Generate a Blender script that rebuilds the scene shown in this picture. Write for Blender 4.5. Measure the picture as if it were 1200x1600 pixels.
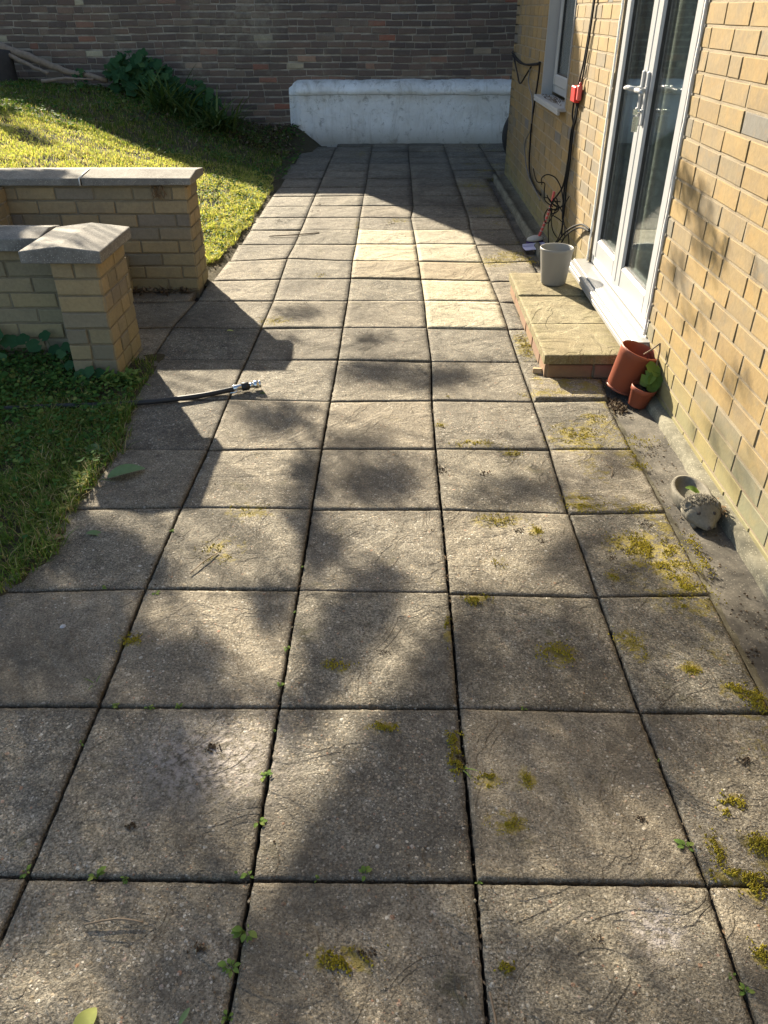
import bpy, math, random
from mathutils import Vector, Matrix, noise
R = math.radians
random.seed(7)
scene = bpy.context.scene
for o in list(bpy.data.objects):
    bpy.data.objects.remove(o)
col = scene.collection

# ------------------------------------------------------------------ camera
cam_d = bpy.data.cameras.new('camera'); cam = bpy.data.objects.new('camera', cam_d); col.objects.link(cam)
cam_d.sensor_fit = 'VERTICAL'; cam_d.sensor_height = 24.0; cam_d.lens = 1207.79/1600*24.0
cam_d.clip_start = 0.05; cam_d.clip_end = 500
r_ = Vector((0.99992049, 0.01214932, -0.00337796)); u_ = Vector((-0.00380165, 0.54584636, 0.83787666)); f_ = Vector((-0.01202348, 0.8377972, -0.54584915))
m = Matrix(((r_.x, u_.x, -f_.x, 0), (r_.y, u_.y, -f_.y, 0), (r_.z, u_.z, -f_.z, 1.45176), (0, 0, 0, 1)))
cam.matrix_world = m
scene.camera = cam
scene.render.resolution_x = 768; scene.render.resolution_y = 1024

# ------------------------------------------------------------------ sky and sun
SUN_TO = Vector((-0.53, 1.0, 0.5405)).normalized()      # direction towards the sun
world = bpy.data.worlds.new("World"); scene.world = world; world.use_nodes = True
wn = world.node_tree.nodes; wl = world.node_tree.links; wn.clear()
wo = wn.new('ShaderNodeOutputWorld'); wb = wn.new('ShaderNodeBackground'); sky = wn.new('ShaderNodeTexSky')
sky.sky_type = 'NISHITA'; sky.sun_disc = False; sky.sun_elevation = R(25.5); sky.sun_rotation = R(-27.9)
sky.air_density = 1.0; sky.dust_density = 1.5; sky.ozone_density = 1.0
wb.inputs[1].default_value = 0.066
wl.new(sky.outputs[0], wb.inputs[0]); wl.new(wb.outputs[0], wo.inputs[0])
sd = bpy.data.lights.new('sun', 'SUN'); sd.energy = 5.0; sd.angle = R(0.53); sd.color = (1.0, 0.885, 0.69)
sun = bpy.data.objects.new('sun', sd); col.objects.link(sun)
sun.rotation_euler = SUN_TO.to_track_quat('Z', 'Y').to_euler(); sun.location = (-6, 12, 9)
scene.view_settings.view_transform = 'Standard'; scene.view_settings.look = 'None'
scene.view_settings.exposure = 2.02; scene.view_settings.gamma = 1.0
scene.render.engine = 'CYCLES'
scene.cycles.use_denoising = True
scene.cycles.max_bounces = 8; scene.cycles.transparent_max_bounces = 12
scene.cycles.sample_clamp_indirect = 40.0; scene.cycles.blur_glossy = 1.0; scene.cycles.caustics_reflective = True

# ------------------------------------------------------------------ helpers
class MB:
    def __init__(s): s.v = []; s.f = []; s.m = []; s.sm = []
    def add(s, vs, fs, mi=0, smooth=False):
        o = len(s.v); s.v.extend([tuple(p) for p in vs])
        for f in fs:
            s.f.append(tuple(i+o for i in f)); s.m.append(mi); s.sm.append(smooth)
    def box(s, x0, x1, y0, y1, z0, z1, mi=0, bev=0.0, M=None):
        b = min(bev, (x1-x0)/2.1, (y1-y0)/2.1, (z1-z0)/2.1)
        if b <= 0:
            vs = [Vector((x, y, z)) for z in (z0, z1) for y in (y0, y1) for x in (x0, x1)]
            fs = [(0,2,3,1), (4,5,7,6), (0,1,5,4), (2,6,7,3), (0,4,6,2), (1,3,7,5)]
        else:
            vs = []; idx = {}
            for zi, z in ((0, z0), (1, z1)):
                for yi, y in ((0, y0), (1, y1)):
                    for xi, x in ((0, x0), (1, x1)):
                        sx = b if xi == 0 else -b; sy = b if yi == 0 else -b; sz = b if zi == 0 else -b
                        idx[(xi, yi, zi, 'x')] = len(vs); vs.append(Vector((x, y+sy, z+sz)))
                        idx[(xi, yi, zi, 'y')] = len(vs); vs.append(Vector((x+sx, y, z+sz)))
                        idx[(xi, yi, zi, 'z')] = len(vs); vs.append(Vector((x+sx, y+sy, z)))
            I = lambda x, y, z, a: idx[(x, y, z, a)]
            fs = [(I(0,0,0,'x'), I(0,0,1,'x'), I(0,1,1,'x'), I(0,1,0,'x')), (I(1,0,0,'x'), I(1,1,0,'x'), I(1,1,1,'x'), I(1,0,1,'x')),
                  (I(0,0,0,'y'), I(1,0,0,'y'), I(1,0,1,'y'), I(0,0,1,'y')), (I(0,1,0,'y'), I(0,1,1,'y'), I(1,1,1,'y'), I(1,1,0,'y')),
                  (I(0,0,0,'z'), I(0,1,0,'z'), I(1,1,0,'z'), I(1,0,0,'z')), (I(0,0,1,'z'), I(1,0,1,'z'), I(1,1,1,'z'), I(0,1,1,'z'))]
            for (p, q) in ((0,0),(0,1),(1,0),(1,1)):
                fs.append((I(0,p,q,'y'), I(1,p,q,'y'), I(1,p,q,'z'), I(0,p,q,'z')))
                fs.append((I(p,0,q,'x'), I(p,1,q,'x'), I(p,1,q,'z'), I(p,0,q,'z')))
                fs.append((I(p,q,0,'x'), I(p,q,1,'x'), I(p,q,1,'y'), I(p,q,0,'y')))
            for x in (0,1):
                for y in (0,1):
                    for z in (0,1): fs.append((I(x,y,z,'x'), I(x,y,z,'y'), I(x,y,z,'z')))
        if M is not None: vs = [M @ v for v in vs]
        s.add(vs, fs, mi)
    def tube(s, pts, rad, n=8, mi=0, caps=True):
        pts = [Vector(p) for p in pts]; k = len(pts)
        if not hasattr(rad, '__len__'): rad = [rad]*k
        vs = []; up = Vector((0.13, 0.21, 0.97)); prev = None
        for i, p in enumerate(pts):
            t = (pts[min(i+1, k-1)] - pts[max(i-1, 0)])
            t = t.normalized() if t.length > 1e-9 else Vector((0, 0, 1))
            if prev is None:
                a = t.cross(up); a = a if a.length > 1e-3 else t.cross(Vector((1, 0, 0)))
            else: a = prev - t*prev.dot(t)
            a.normalize(); prev = a; b = t.cross(a)
            for j in range(n):
                an = 2*math.pi*j/n; vs.append(p + (a*math.cos(an) + b*math.sin(an))*rad[i])
        fs = [(i*n+j, i*n+(j+1) % n, (i+1)*n+(j+1) % n, (i+1)*n+j) for i in range(k-1) for j in range(n)]
        if caps: fs += [tuple(range(n-1, -1, -1)), tuple((k-1)*n+j for j in range(n))]
        s.add(vs, fs, mi, True)
    def lathe(s, prof, n=32, mi=0, M=None, smooth=True, jag=None):
        vs = []; k = len(prof)
        for i, (r, z) in enumerate(prof):
            for j in range(n):
                a = 2*math.pi*j/n; zz = z + (jag(a, i) if jag else 0)
                vs.append(Vector((r*math.cos(a), r*math.sin(a), zz)))
        fs = [(i*n+j, i*n+(j+1) % n, (i+1)*n+(j+1) % n, (i+1)*n+j) for i in range(k-1) for j in range(n)]
        if M is not None: vs = [M @ v for v in vs]
        s.add(vs, fs, mi, smooth)
    def build(s, name, mats, parent=None, loc=None, fixn=False):
        me = bpy.data.meshes.new(name)
        pw = Vector((0, 0, 0)); q = parent
        while q is not None: pw = pw + q.location; q = q.parent
        org = Vector(loc) if loc is not None else pw
        me.from_pydata([(v[0]-org.x, v[1]-org.y, v[2]-org.z) for v in s.v], [], s.f)
        if not isinstance(mats, (list, tuple)): mats = [mats]
        for mt in mats: me.materials.append(mt)
        me.polygons.foreach_set('material_index', s.m); me.polygons.foreach_set('use_smooth', s.sm)
        me.update()
        if fixn:
            import bmesh
            b = bmesh.new(); b.from_mesh(me); bmesh.ops.recalc_face_normals(b, faces=b.faces); b.to_mesh(me); b.free()
        o = bpy.data.objects.new(name, me); col.objects.link(o)
        o.location = org
        if parent is not None:
            o.parent = parent
            o.location = org - pw
        return o
def tag(o, label=None, cat=None, group=None, kind=None):
    if label: o['label'] = label
    if cat: o['category'] = cat
    if group: o['group'] = group
    if kind: o['kind'] = kind
    return o
def empty(name, loc, label, cat, group=None):
    o = bpy.data.objects.new(name, None); col.objects.link(o); o.location = loc
    o.empty_display_size = 0.1
    return tag(o, label, cat, group)
def fbm(x, y, z=0.0, oct=3):
    return noise.fractal(Vector((x, y, z)), 1.0, 2.0, oct)
def sstep(a, b, x):
    t = max(0.0, min(1.0, (x-a)/(b-a))); return t*t*(3-2*t)
def lerp_tab(tab, x):
    if x <= tab[0][0]: return tab[0][1]
    for (a, p), (b, q) in zip(tab, tab[1:]):
        if x <= b: return p+(q-p)*(x-a)/(b-a)
    return tab[-1][1]

# ------------------------------------------------------------------ materials
class NT:
    def __init__(s, name, rough=0.9):
        s.mat = bpy.data.materials.new(name); s.mat.use_nodes = True
        s.t = s.mat.node_tree; s.b = s.t.nodes['Principled BSDF']; s.out = s.t.nodes['Material Output']
        s.b.inputs['Roughness'].default_value = rough
        s.b.inputs['Specular IOR Level'].default_value = 0.3
        s.co = s.n('ShaderNodeTexCoord').outputs['Object']
    def n(s, typ, **kw):
        x = s.t.nodes.new(typ)
        for k, v in kw.items(): setattr(x, k, v)
        return x
    def l(s, a, b): s.t.links.new(a, b)
    def setin(s, inp, v):
        if isinstance(v, bpy.types.NodeSocket): s.l(v, inp)
        else: inp.default_value = v
    def noise(s, scale, detail=4, rough=0.6, dist=0.0, vec=None, out='Fac'):
        x = s.n('ShaderNodeTexNoise'); x.inputs['Scale'].default_value = scale; x.inputs['Detail'].default_value = detail
        x.inputs['Roughness'].default_value = rough; x.inputs['Distortion'].default_value = dist
        s.l(vec or s.co, x.inputs['Vector']); return x.outputs[out]
    def vor(s, scale, feature='F1', out='Distance', vec=None, rnd=1.0):
        x = s.n('ShaderNodeTexVoronoi', feature=feature); x.inputs['Scale'].default_value = scale
        x.inputs['Randomness'].default_value = rnd
        s.l(vec or s.co, x.inputs['Vector']); return x.outputs[out]
    def ramp(s, fac, stops, interp='LINEAR'):
        x = s.n('ShaderNodeValToRGB'); cr = x.color_ramp; cr.interpolation = interp
        while len(cr.elements) < len(stops): cr.elements.new(0.5)
        for e, (p, c) in zip(cr.elements, stops):
            e.position = p; c = (c, c, c) if not hasattr(c, '__len__') else c; e.color = (*c[:3], 1)
        s.l(fac, x.inputs['Fac']); return x.outputs['Color']
    def mix(s, fac, a, b, mode='MIX'):
        x = s.n('ShaderNodeMix', data_type='RGBA', blend_type=mode)
        s.setin(x.inputs[0], fac)
        for i, v in ((6, a), (7, b)):
            if isinstance(v, bpy.types.NodeSocket): s.l(v, x.inputs[i])
            else: x.inputs[i].default_value = (*v[:3], 1) if hasattr(v, '__len__') else (v, v, v, 1)
        return x.outputs[2]
    def math(s, op, a, b=0.0, c=None, clamp=False):
        x = s.n('ShaderNodeMath', operation=op, use_clamp=clamp); s.setin(x.inputs[0], a); s.setin(x.inputs[1], b)
        if c is not None: s.setin(x.inputs[2], c)
        return x.outputs[0]
    def rnd(s): return s.n('ShaderNodeNewGeometry').outputs['Random Per Island']
    def pos(s, axis='Z'):
        x = s.n('ShaderNodeSeparateXYZ'); s.l(s.co, x.inputs[0]); return x.outputs[axis]
    def bump(s, h, strength=0.5, dist=0.003, normal=None):
        x = s.n('ShaderNodeBump'); x.inputs['Strength'].default_value = strength; x.inputs['Distance'].default_value = dist
        s.l(h, x.inputs['Height'])
        if normal is not None: s.l(normal, x.inputs['Normal'])
        return x.outputs['Normal']
    def col(s, c): s.setin(s.b.inputs['Base Color'], c if isinstance(c, bpy.types.NodeSocket) else (*c, 1)); return s
    def nrm(s, nn): s.l(nn, s.b.inputs['Normal']); return s
def plain(name, c, rough=0.5, metal=0.0, var=0.15, scale=30, bump=0.0, spec=0.4):
    t = NT(name, rough); t.b.inputs['Metallic'].default_value = metal; t.b.inputs['Specular IOR Level'].default_value = spec
    nz = t.noise(scale, 4)
    t.col(t.mix(nz, tuple(x*(1-var) for x in c), tuple(min(1, x*(1+var)) for x in c)))
    if bump > 0: t.nrm(t.bump(nz, bump, 0.002))
    return t.mat

def slab_mat(name, base_lo, base_hi, pale=False):
    t = NT(name, 0.88)
    rn = t.rnd()
    # offset the pattern per slab so that no two slabs share it
    cb = t.n('ShaderNodeCombineXYZ'); t.l(t.math('MULTIPLY', rn, 37.0), cb.inputs[0]); t.l(t.math('MULTIPLY', rn, 91.0), cb.inputs[1])
    va = t.n('ShaderNodeVectorMath', operation='ADD'); t.l(t.co, va.inputs[0]); t.l(cb.outputs[0], va.inputs[1]); vec = va.outputs[0]
    big = t.noise(4.5, 5, 0.62, 0.8, vec=vec); mid = t.noise(22, 5, 0.7, vec=vec); fine = t.noise(170, 3, 0.7, vec=vec)
    c = t.mix(t.ramp(big, [(0.33, 0), (0.68, 1)]), base_lo, base_hi)
    c = t.mix(t.math('MULTIPLY', t.ramp(mid, [(0.46, 0.0), (0.62, 1.0)]), 0.55), c, tuple(x*0.45 for x in base_lo))
    c = t.mix(0.75, c, t.ramp(fine, [(0.38, 0.12), (0.62, 0.88)]), 'OVERLAY')
    c = t.mix(t.math('MULTIPLY', rn, 0.30), c, tuple(x*y for x, y in zip(base_hi, (1.10, 1.0, 0.92))))
    c = t.mix(1.0, c, t.ramp(t.math('FRACT', t.math('MULTIPLY', rn, 17.3)), [(0.0, (0.74, 0.75, 0.76)), (0.35, (0.92, 0.92, 0.92)), (0.7, (1.0, 0.98, 0.94)), (1.0, (1.12, 1.08, 1.02))]), 'MULTIPLY')
    # riven terraces
    ter = t.noise(3.0, 2, 0.5, 1.6, vec=vec)
    tr = t.ramp(ter, [(0.0, 0.0), (0.38, 0.12), (0.395, 0.3), (0.47, 0.36), (0.482, 0.58), (0.56, 0.6), (0.575, 0.8), (0.66, 0.86), (0.675, 1.0)])
    att = t.n('ShaderNodeAttribute', attribute_name='wear'); asp = t.n('ShaderNodeSeparateColor'); t.l(att.outputs['Color'], asp.inputs[0])
    cl = t.noise(4.2, 2, 0.5, 1.9, vec=vec); pm = t.ramp(t.noise(3.1, 2, 0.5, vec=vec), [(0.52, 0), (0.6, 1)])
    crease = t.math('MULTIPLY', t.ramp(cl, [(0.482, 0), (0.499, 1), (0.501, 1), (0.513, 0)]), pm)
    crease = t.math('MULTIPLY', crease, t.ramp(t.noise(30, 3, vec=vec), [(0.4, 0.2), (0.6, 1)]))
    if not pale:
        ch = None
        # exposed aggregate of two sizes
        for sc, thr, amt in ((85, 0.34, 0.85), (150, 0.40, 0.85), (260, 0.4, 0.8)):
            xv = t.n('ShaderNodeTexVoronoi', feature='F1'); xv.inputs['Scale'].default_value = sc; t.l(vec, xv.inputs['Vector'])
            sp = t.n('ShaderNodeSeparateColor'); t.l(xv.outputs['Color'], sp.inputs[0])
            pick = t.math('GREATER_THAN', sp.outputs[0], 0.62 if sc < 100 else 0.42)
            worn = t.ramp(mid, [(0.35, 1.0), (0.6, 0.45)])
            rad = t.math('MULTIPLY', sp.outputs[2], thr)
            inside = t.math('MULTIPLY', t.math('LESS_THAN', xv.outputs['Distance'], t.math('ADD', rad, 0.1)), pick)
            pc = t.ramp(sp.outputs[1], [(0.0, (0.06, 0.055, 0.05)), (0.25, (0.15, 0.12, 0.08)), (0.5, (0.33, 0.26, 0.17)), (0.75, (0.44, 0.38, 0.29)), (0.94, (0.60, 0.57, 0.50)), (0.985, (0.38, 0.19, 0.11))])
            c = t.mix(t.math('MULTIPLY', t.math('MULTIPLY', inside, amt), worn), c, pc)
            hh = t.math('MULTIPLY', inside, t.math('SUBTRACT', 0.5, xv.outputs['Distance']))
            ch = hh if ch is None else t.math('ADD', ch, t.math('MULTIPLY', hh, 0.5))
        # moss stain
        ms = t.noise(7, 6, 0.72, 0.4, vec=vec)
        c = t.mix(t.math('MULTIPLY', t.ramp(ms, [(0.60, 0), (0.70, 1)]), 0.5), c, (0.085, 0.075, 0.018))
        dk = t.noise(14, 6, 0.75, 0.3, vec=vec)
        c = t.mix(t.math('MULTIPLY', t.ramp(dk, [(0.58, 0), (0.68, 1)]), 0.6), c, (0.035, 0.03, 0.024))
        c = t.mix(t.math('MULTIPLY', crease, 0.4), c, (0.03, 0.026, 0.02))
        pit = t.ramp(t.noise(240, 2, 0.5, vec=vec), [(0.56, 0), (0.66, 1)])
        c = t.mix(t.math('MULTIPLY', pit, 0.6), c, (0.03, 0.026, 0.018))
        # grime towards slab edges, pale worn patches, moss film: all from the painted wear map
        c = t.mix(t.math('MULTIPLY', asp.outputs[1], t.math('ADD', 0.15, t.math('MULTIPLY', mid, 0.9))), c, (0.055, 0.046, 0.034))
        c = t.mix(t.math('MULTIPLY', asp.outputs[2], t.ramp(t.noise(55, 4, 0.75, vec=vec), [(0.42, 0), (0.6, 0.75)])), c, (0.50, 0.45, 0.42))
        mn = t.math('ADD', t.math('MULTIPLY', t.noise(26, 4, 0.7, 0.5), 0.62), t.math('MULTIPLY', t.noise(95, 4, 0.8), 0.38))
        mm = t.ramp(t.math('MULTIPLY', t.math('ADD', asp.outputs[0], 0.0), t.ramp(mn, [(0.40, 0.0), (0.60, 1.0)])), [(0.26, 0), (0.52, 1)])
        c = t.mix(t.math('MULTIPLY', mm, 0.75), c, t.mix(t.noise(140, 3), (0.10, 0.08, 0.012), (0.30, 0.235, 0.035)))
        h1 = t.bump(ch, 1.0, 0.0055)
        h2 = t.bump(fine, 1.0, 0.0048, h1)
        h3 = t.bump(mid, 0.7, 0.006, h2)
        t.nrm(t.bump(crease, -0.9, 0.006, t.bump(tr, 1.0, 0.009, h3)))
    else:
        h2 = t.bump(fine, 0.3, 0.0012)
        c = t.mix(t.math('MULTIPLY', t.ramp(t.noise(9, 6, 0.7, vec=vec), [(0.5, 0), (0.7, 1)]), 0.35), c, (0.2, 0.15, 0.08))
        c = t.mix(t.math('MULTIPLY', crease, 0.6), c, (0.10, 0.08, 0.045)); gm = t.math('MULTIPLY', asp.outputs[0], t.ramp(t.noise(18, 5, 0.75), [(0.38, 0), (0.62, 1)])); c = t.mix(t.math('MULTIPLY', gm, 0.5), c, (0.13, 0.115, 0.035)); t.nrm(t.bump(crease, -1.0, 0.006, t.bump(tr, 0.9, 0.011, h2)))
    t.col(c)
    return t.mat
M = {}
M['slab'] = slab_mat('paving_concrete', (0.112, 0.102, 0.082), (0.25, 0.228, 0.182))
M['slab_pale'] = slab_mat('pale_riven_paving', (0.289, 0.253, 0.173), (0.375, 0.339, 0.253), True)
M['slab_tan'] = slab_mat('tan_riven_paving', (0.194, 0.155, 0.101), (0.267, 0.224, 0.151), True)
M['step_slab'] = slab_mat('step_paving', (0.185, 0.15, 0.082), (0.28, 0.245, 0.15), True)

def brick_mat(name, stops, grime=0.25, algae=None, bump=0.5, rough=0.9, smear=False, smear2=False):
    t = NT(name, rough); rn = t.rnd()
    c = t.ramp(rn, stops)
    cb = t.n('ShaderNodeCombineXYZ'); t.l(t.math('MULTIPLY', rn, 51.0), cb.inputs[0]); t.l(t.math('MULTIPLY', rn, 23.0), cb.inputs[2])
    va = t.n('ShaderNodeVectorMath', operation='ADD'); t.l(t.co, va.inputs[0]); t.l(cb.outputs[0], va.inputs[1]); vec = va.outputs[0]
    a = t.noise(11, 5, 0.7, 0.5, vec=vec); b = t.noise(60, 4, 0.7, vec=vec); d = t.noise(1.6, 4, 0.6)
    c = t.mix(t.math('MULTIPLY', t.ramp(a, [(0.45, 0), (0.7, 1)]), 0.45), c, t.mix(0.5, c, (0.12, 0.10, 0.085)))
    c = t.mix(0.5, c, t.ramp(b, [(0.3, 0.38), (0.7, 0.62)]), 'OVERLAY')
    c = t.mix(t.math('MULTIPLY', t.ramp(d, [(0.45, 0), (0.7, 1)]), grime), c, (0.10, 0.09, 0.075))
    if smear2:     # fired colour blotches within each brick
        bl_ = t.noise(15, 3, 0.6, 0.8, vec=vec)
        c = t.mix(t.math('MULTIPLY', t.ramp(bl_, [(0.5, 0), (0.70, 1)]), 0.22), c, (0.34, 0.20, 0.06))
        c = t.mix(t.math('MULTIPLY', t.ramp(t.noise(9, 4, 0.7, 0.8, vec=vec), [(0.55, 0), (0.72, 1)]), 0.55), c, (0.12, 0.105, 0.08))
    if smear:      # old render and lime smeared over parts of the wall
        sm_ = t.math('MULTIPLY', t.ramp(t.noise(1.1, 5, 0.6, 0.6), [(0.5, 0), (0.62, 1)]), t.ramp(t.noise(16, 4, 0.7), [(0.42, 0.15), (0.6, 0.8)]))
        c = t.mix(sm_, c, (0.26, 0.225, 0.17))
    if algae:
        z = t.pos('Z'); zz = t.math('ADD', z, t.math('MULTIPLY', t.math('SUBTRACT', d, 0.5), 0.3))
        k = t.n('ShaderNodeMapRange'); t.l(zz, k.inputs[0]); k.inputs[1].default_value = algae[0]; k.inputs[2].default_value = algae[1]
        k.inputs[3].default_value = algae[2]; k.inputs[4].default_value = 0.0
        c = t.mix(k.outputs[0], c, (0.20, 0.21, 0.10))
    t.col(c)
    t.nrm(t.bump(a, bump*0.6, 0.004, t.bump(b, bump, 0.0018)))
    return t.mat
M['yellow_brick'] = brick_mat('buff_brick', [(0.0, (0.216, 0.150, 0.067)), (0.2, (0.253, 0.178, 0.075)), (0.42, (0.206, 0.155, 0.084)), (0.58, (0.265, 0.182, 0.073)), (0.74, (0.233, 0.167, 0.075)), (0.88, (0.191, 0.150, 0.090)), (0.975, (0.153, 0.136, 0.102)), (1.0, (0.116, 0.118, 0.120))], 0.35, (0.056, 0.310, 0.459), smear2=True)
M['garden_brick'] = brick_mat('garden_wall_brick', [(0.0, (0.23, 0.19, 0.118)), (0.3, (0.30, 0.235, 0.135)), (0.6, (0.35, 0.26, 0.135)), (0.8, (0.24, 0.20, 0.14)), (1.0, (0.19, 0.16, 0.12))], 0.4, (0.02, 0.4, 0.28))
M['old_brick'] = brick_mat('old_stock_brick', [(0.0, (0.11, 0.085, 0.078)), (0.25, (0.17, 0.12, 0.098)), (0.5, (0.13, 0.104, 0.09)), (0.75, (0.20, 0.135, 0.105)), (0.92, (0.22, 0.17, 0.13)), (0.98, (0.33, 0.13, 0.085)), (0.992, (0.46, 0.41, 0.29))], 0.5, None, 1.0, smear=True)
M['red_brick'] = brick_mat('red_brick', [(0.0, (0.20, 0.085, 0.055)), (0.5, (0.25, 0.11, 0.07)), (1.0, (0.22, 0.10, 0.075))], 0.45, (0.0, 0.1, 0.35))
def mortar_mat(name, a, b):
    t = NT(name, 0.95); n1 = t.noise(6, 5, 0.7); n2 = t.noise(120, 4, 0.7)
    t.col(t.mix(t.ramp(n1, [(0.35, 0), (0.65, 1)]), a, b)); t.nrm(t.bump(n2, 0.8, 0.003)); return t.mat
M['mortar'] = mortar_mat('mortar', (0.19, 0.15, 0.10), (0.27, 0.225, 0.155))
M['garden_mortar'] = mortar_mat('garden_mortar', (0.15, 0.125, 0.08), (0.23, 0.19, 0.125))
M['old_mortar'] = mortar_mat('old_mortar', (0.20, 0.175, 0.145), (0.42, 0.37, 0.30))
def conc(name, lo, hi, spots=True, bump=0.6):
    t = NT(name, 0.92); a = t.noise(7, 6, 0.7, 0.3); b = t.noise(90, 4, 0.75)
    c = t.mix(t.ramp(a, [(0.35, 0), (0.65, 1)]), lo, hi); c = t.mix(0.6, c, t.ramp(b, [(0.3, 0.33), (0.7, 0.67)]), 'OVERLAY')
    if spots:
        s_ = t.vor(140, out='Color'); sp = t.n('ShaderNodeSeparateColor'); t.l(s_, sp.inputs[0])
        d = t.vor(140); k = t.math('MULTIPLY', t.math('LESS_THAN', d, 0.3), t.math('GREATER_THAN', sp.outputs[0], 0.7))
        c = t.mix(t.math('MULTIPLY', k, 0.6), c, tuple(min(1, x*2.0) for x in hi))
    t.col(c); t.nrm(t.bump(b, bump, 0.0025, t.bump(a, 0.4, 0.01))); return t.mat
M['coping'] = conc('coping_concrete', (0.136, 0.124, 0.108), (0.240, 0.224, 0.196))
M['channel'] = conc('channel_concrete', (0.055, 0.05, 0.042), (0.145, 0.13, 0.105))
M['ledge'] = conc('ledge_mortar', (0.085, 0.078, 0.055), (0.20, 0.185, 0.135))
M['plinth'] = conc('plinth', (0.25, 0.2, 0.15), (0.36, 0.3, 0.22))
M['stoneware'] = conc('cast_stone', (0.13, 0.118, 0.092), (0.21, 0.19, 0.15), False, 0.35)
def soil_mat(name, lo, hi):
    t = NT(name, 1.0); a = t.noise(3, 6, 0.7); b = t.noise(60, 5, 0.8)
    c = t.mix(a, lo, hi); c = t.mix(t.math('MULTIPLY', t.ramp(b, [(0.55, 0), (0.7, 1)]), 0.4), c, tuple(x*2 for x in hi))
    t.col(c); t.nrm(t.bump(b, 1.0, 0.012)); return t.mat
M['soil'] = soil_mat('soil', (0.022, 0.017, 0.012), (0.055, 0.042, 0.03))
M['turf'] = soil_mat('turf', (0.035, 0.030, 0.016), (0.085, 0.07, 0.035))
def render_mat():
    t = NT('white_render', 0.85)
    a = t.noise(2.2, 6, 0.7, 0.5); b = t.noise(25, 5, 0.7)
    mp = t.n('ShaderNodeMapping'); mp.inputs['Scale'].default_value = (4, 4, 0.9); t.l(t.co, mp.inputs[0])
    st = t.noise(1.6, 7, 0.78, 0.6, vec=mp.outputs[0])
    c = t.mix(t.ramp(a, [(0.4, 0), (0.7, 1)]), (0.93, 0.93, 0.92), (0.76, 0.75, 0.72))
    z = t.pos('Z')
    up = t.math('MULTIPLY', t.ramp(st, [(0.50, 0), (0.72, 1)]), 0.6)
    c = t.mix(up, c, (0.36, 0.33, 0.27))
    k = t.n('ShaderNodeMapRange'); t.l(t.math('ADD', z, t.math('MULTIPLY', a, 0.25)), k.inputs[0]); k.inputs[1].default_value = 0.12; k.inputs[2].default_value = 0.33; k.inputs[3].default_value = 0.75; k.inputs[4].default_value = 0
    c = t.mix(k.outputs[0], c, (0.30, 0.28, 0.22))
    k2 = t.n('ShaderNodeMapRange'); t.l(t.math('ADD', z, t.math('MULTIPLY', st, 0.2)), k2.inputs[0]); k2.inputs[1].default_value = 0.7; k2.inputs[2].default_value = 0.86; k2.inputs[3].default_value = 0.0; k2.inputs[4].default_value = 0.6
    c = t.mix(k2.outputs[0], c, (0.28, 0.25, 0.2))
    dk_ = t.noise(9, 7, 0.8, 0.5)
    c = t.mix(t.math('MULTIPLY', t.ramp(dk_, [(0.55, 0), (0.63, 1)]), 0.5), c, (0.16, 0.14, 0.11))
    ln = t.math('ABSOLUTE', t.math('SUBTRACT', t.math('ADD', z, t.math('MULTIPLY', t.noise(3, 3), 0.05)), 0.575))
    c = t.mix(t.math('MULTIPLY', t.math('LESS_THAN', ln, 0.006), 0.5), c, (0.2, 0.18, 0.15))
    t.col(c); t.nrm(t.bump(b, 0.9, 0.012, t.bump(a, 0.8, 0.04))); return t.mat
M['render'] = render_mat()
M['upvc'] = plain('white_upvc', (0.35, 0.357, 0.365), 0.3, var=0.05, scale=8)
M['seal'] = plain('black_seal', (0.02, 0.02, 0.022), 0.6)
M['silicone'] = plain('white_sealant', (0.72, 0.71, 0.68), 0.6)
M['dirty_sill'] = None
t = NT('grubby_sill', 0.4); b_ = t.noise(45, 6, 0.8, 0.4); a_ = t.noise(5, 4)
t.col(t.mix(t.math('MULTIPLY', t.ramp(b_, [(0.60, 0), (0.68, 1)]), 0.75), t.mix(t.math('MULTIPLY', a_, 0.3), (0.29, 0.29, 0.285), (0.21, 0.20, 0.18)), (0.05, 0.042, 0.033)))
M['dirty_sill'] = t.mat
M['metal'] = plain('chrome', (0.62, 0.62, 0.6), 0.22, 1.0)
M['black_rubber'] = plain('black_rubber', (0.022, 0.022, 0.022), 0.5, bump=0.2)
M['tyre'] = plain('tyre_rubber', (0.02, 0.02, 0.021), 0.75, bump=0.4)
M['cable'] = plain('black_cable', (0.013, 0.013, 0.014), 0.75, spec=0.15)
M['grey_cable'] = plain('grey_cable', (0.11, 0.11, 0.11), 0.5)
M['red_plastic'] = plain('red_plastic', (0.52, 0.025, 0.02), 0.4)
M['pink_plastic'] = plain('faded_red_plastic', (0.60, 0.10, 0.09), 0.45, var=0.2)
M['purple_plastic'] = plain('violet_bristles', (0.10, 0.06, 0.20), 0.8)
M['lilac_plastic'] = plain('lilac_plastic', (0.60, 0.57, 0.74), 0.4)
M['brush_head'] = plain('grey_brush_head', (0.38, 0.36, 0.32), 0.5)
t = NT('grey_pot_plastic', 0.42); t.col(t.mix(t.noise(5, 4), (0.20, 0.195, 0.182), (0.235, 0.228, 0.21))); t.nrm(t.bump(t.noise(200, 2), 0.05, 0.001)); M['grey_pot'] = t.mat
t = NT('terracotta_plastic', 0.5); t.col(t.mix(t.ramp(t.noise(9, 5, .7), [(.4, 0), (.7, 1)]), (0.254, 0.070, 0.037), (0.213, 0.070, 0.045))); t.nrm(t.bump(t.noise(60, 4), 0.15, 0.001)); M['terracotta'] = t.mat
M['wood'] = plain('weathered_wood', (0.20, 0.15, 0.10), 0.85, var=0.5, scale=20, bump=0.6)
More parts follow.
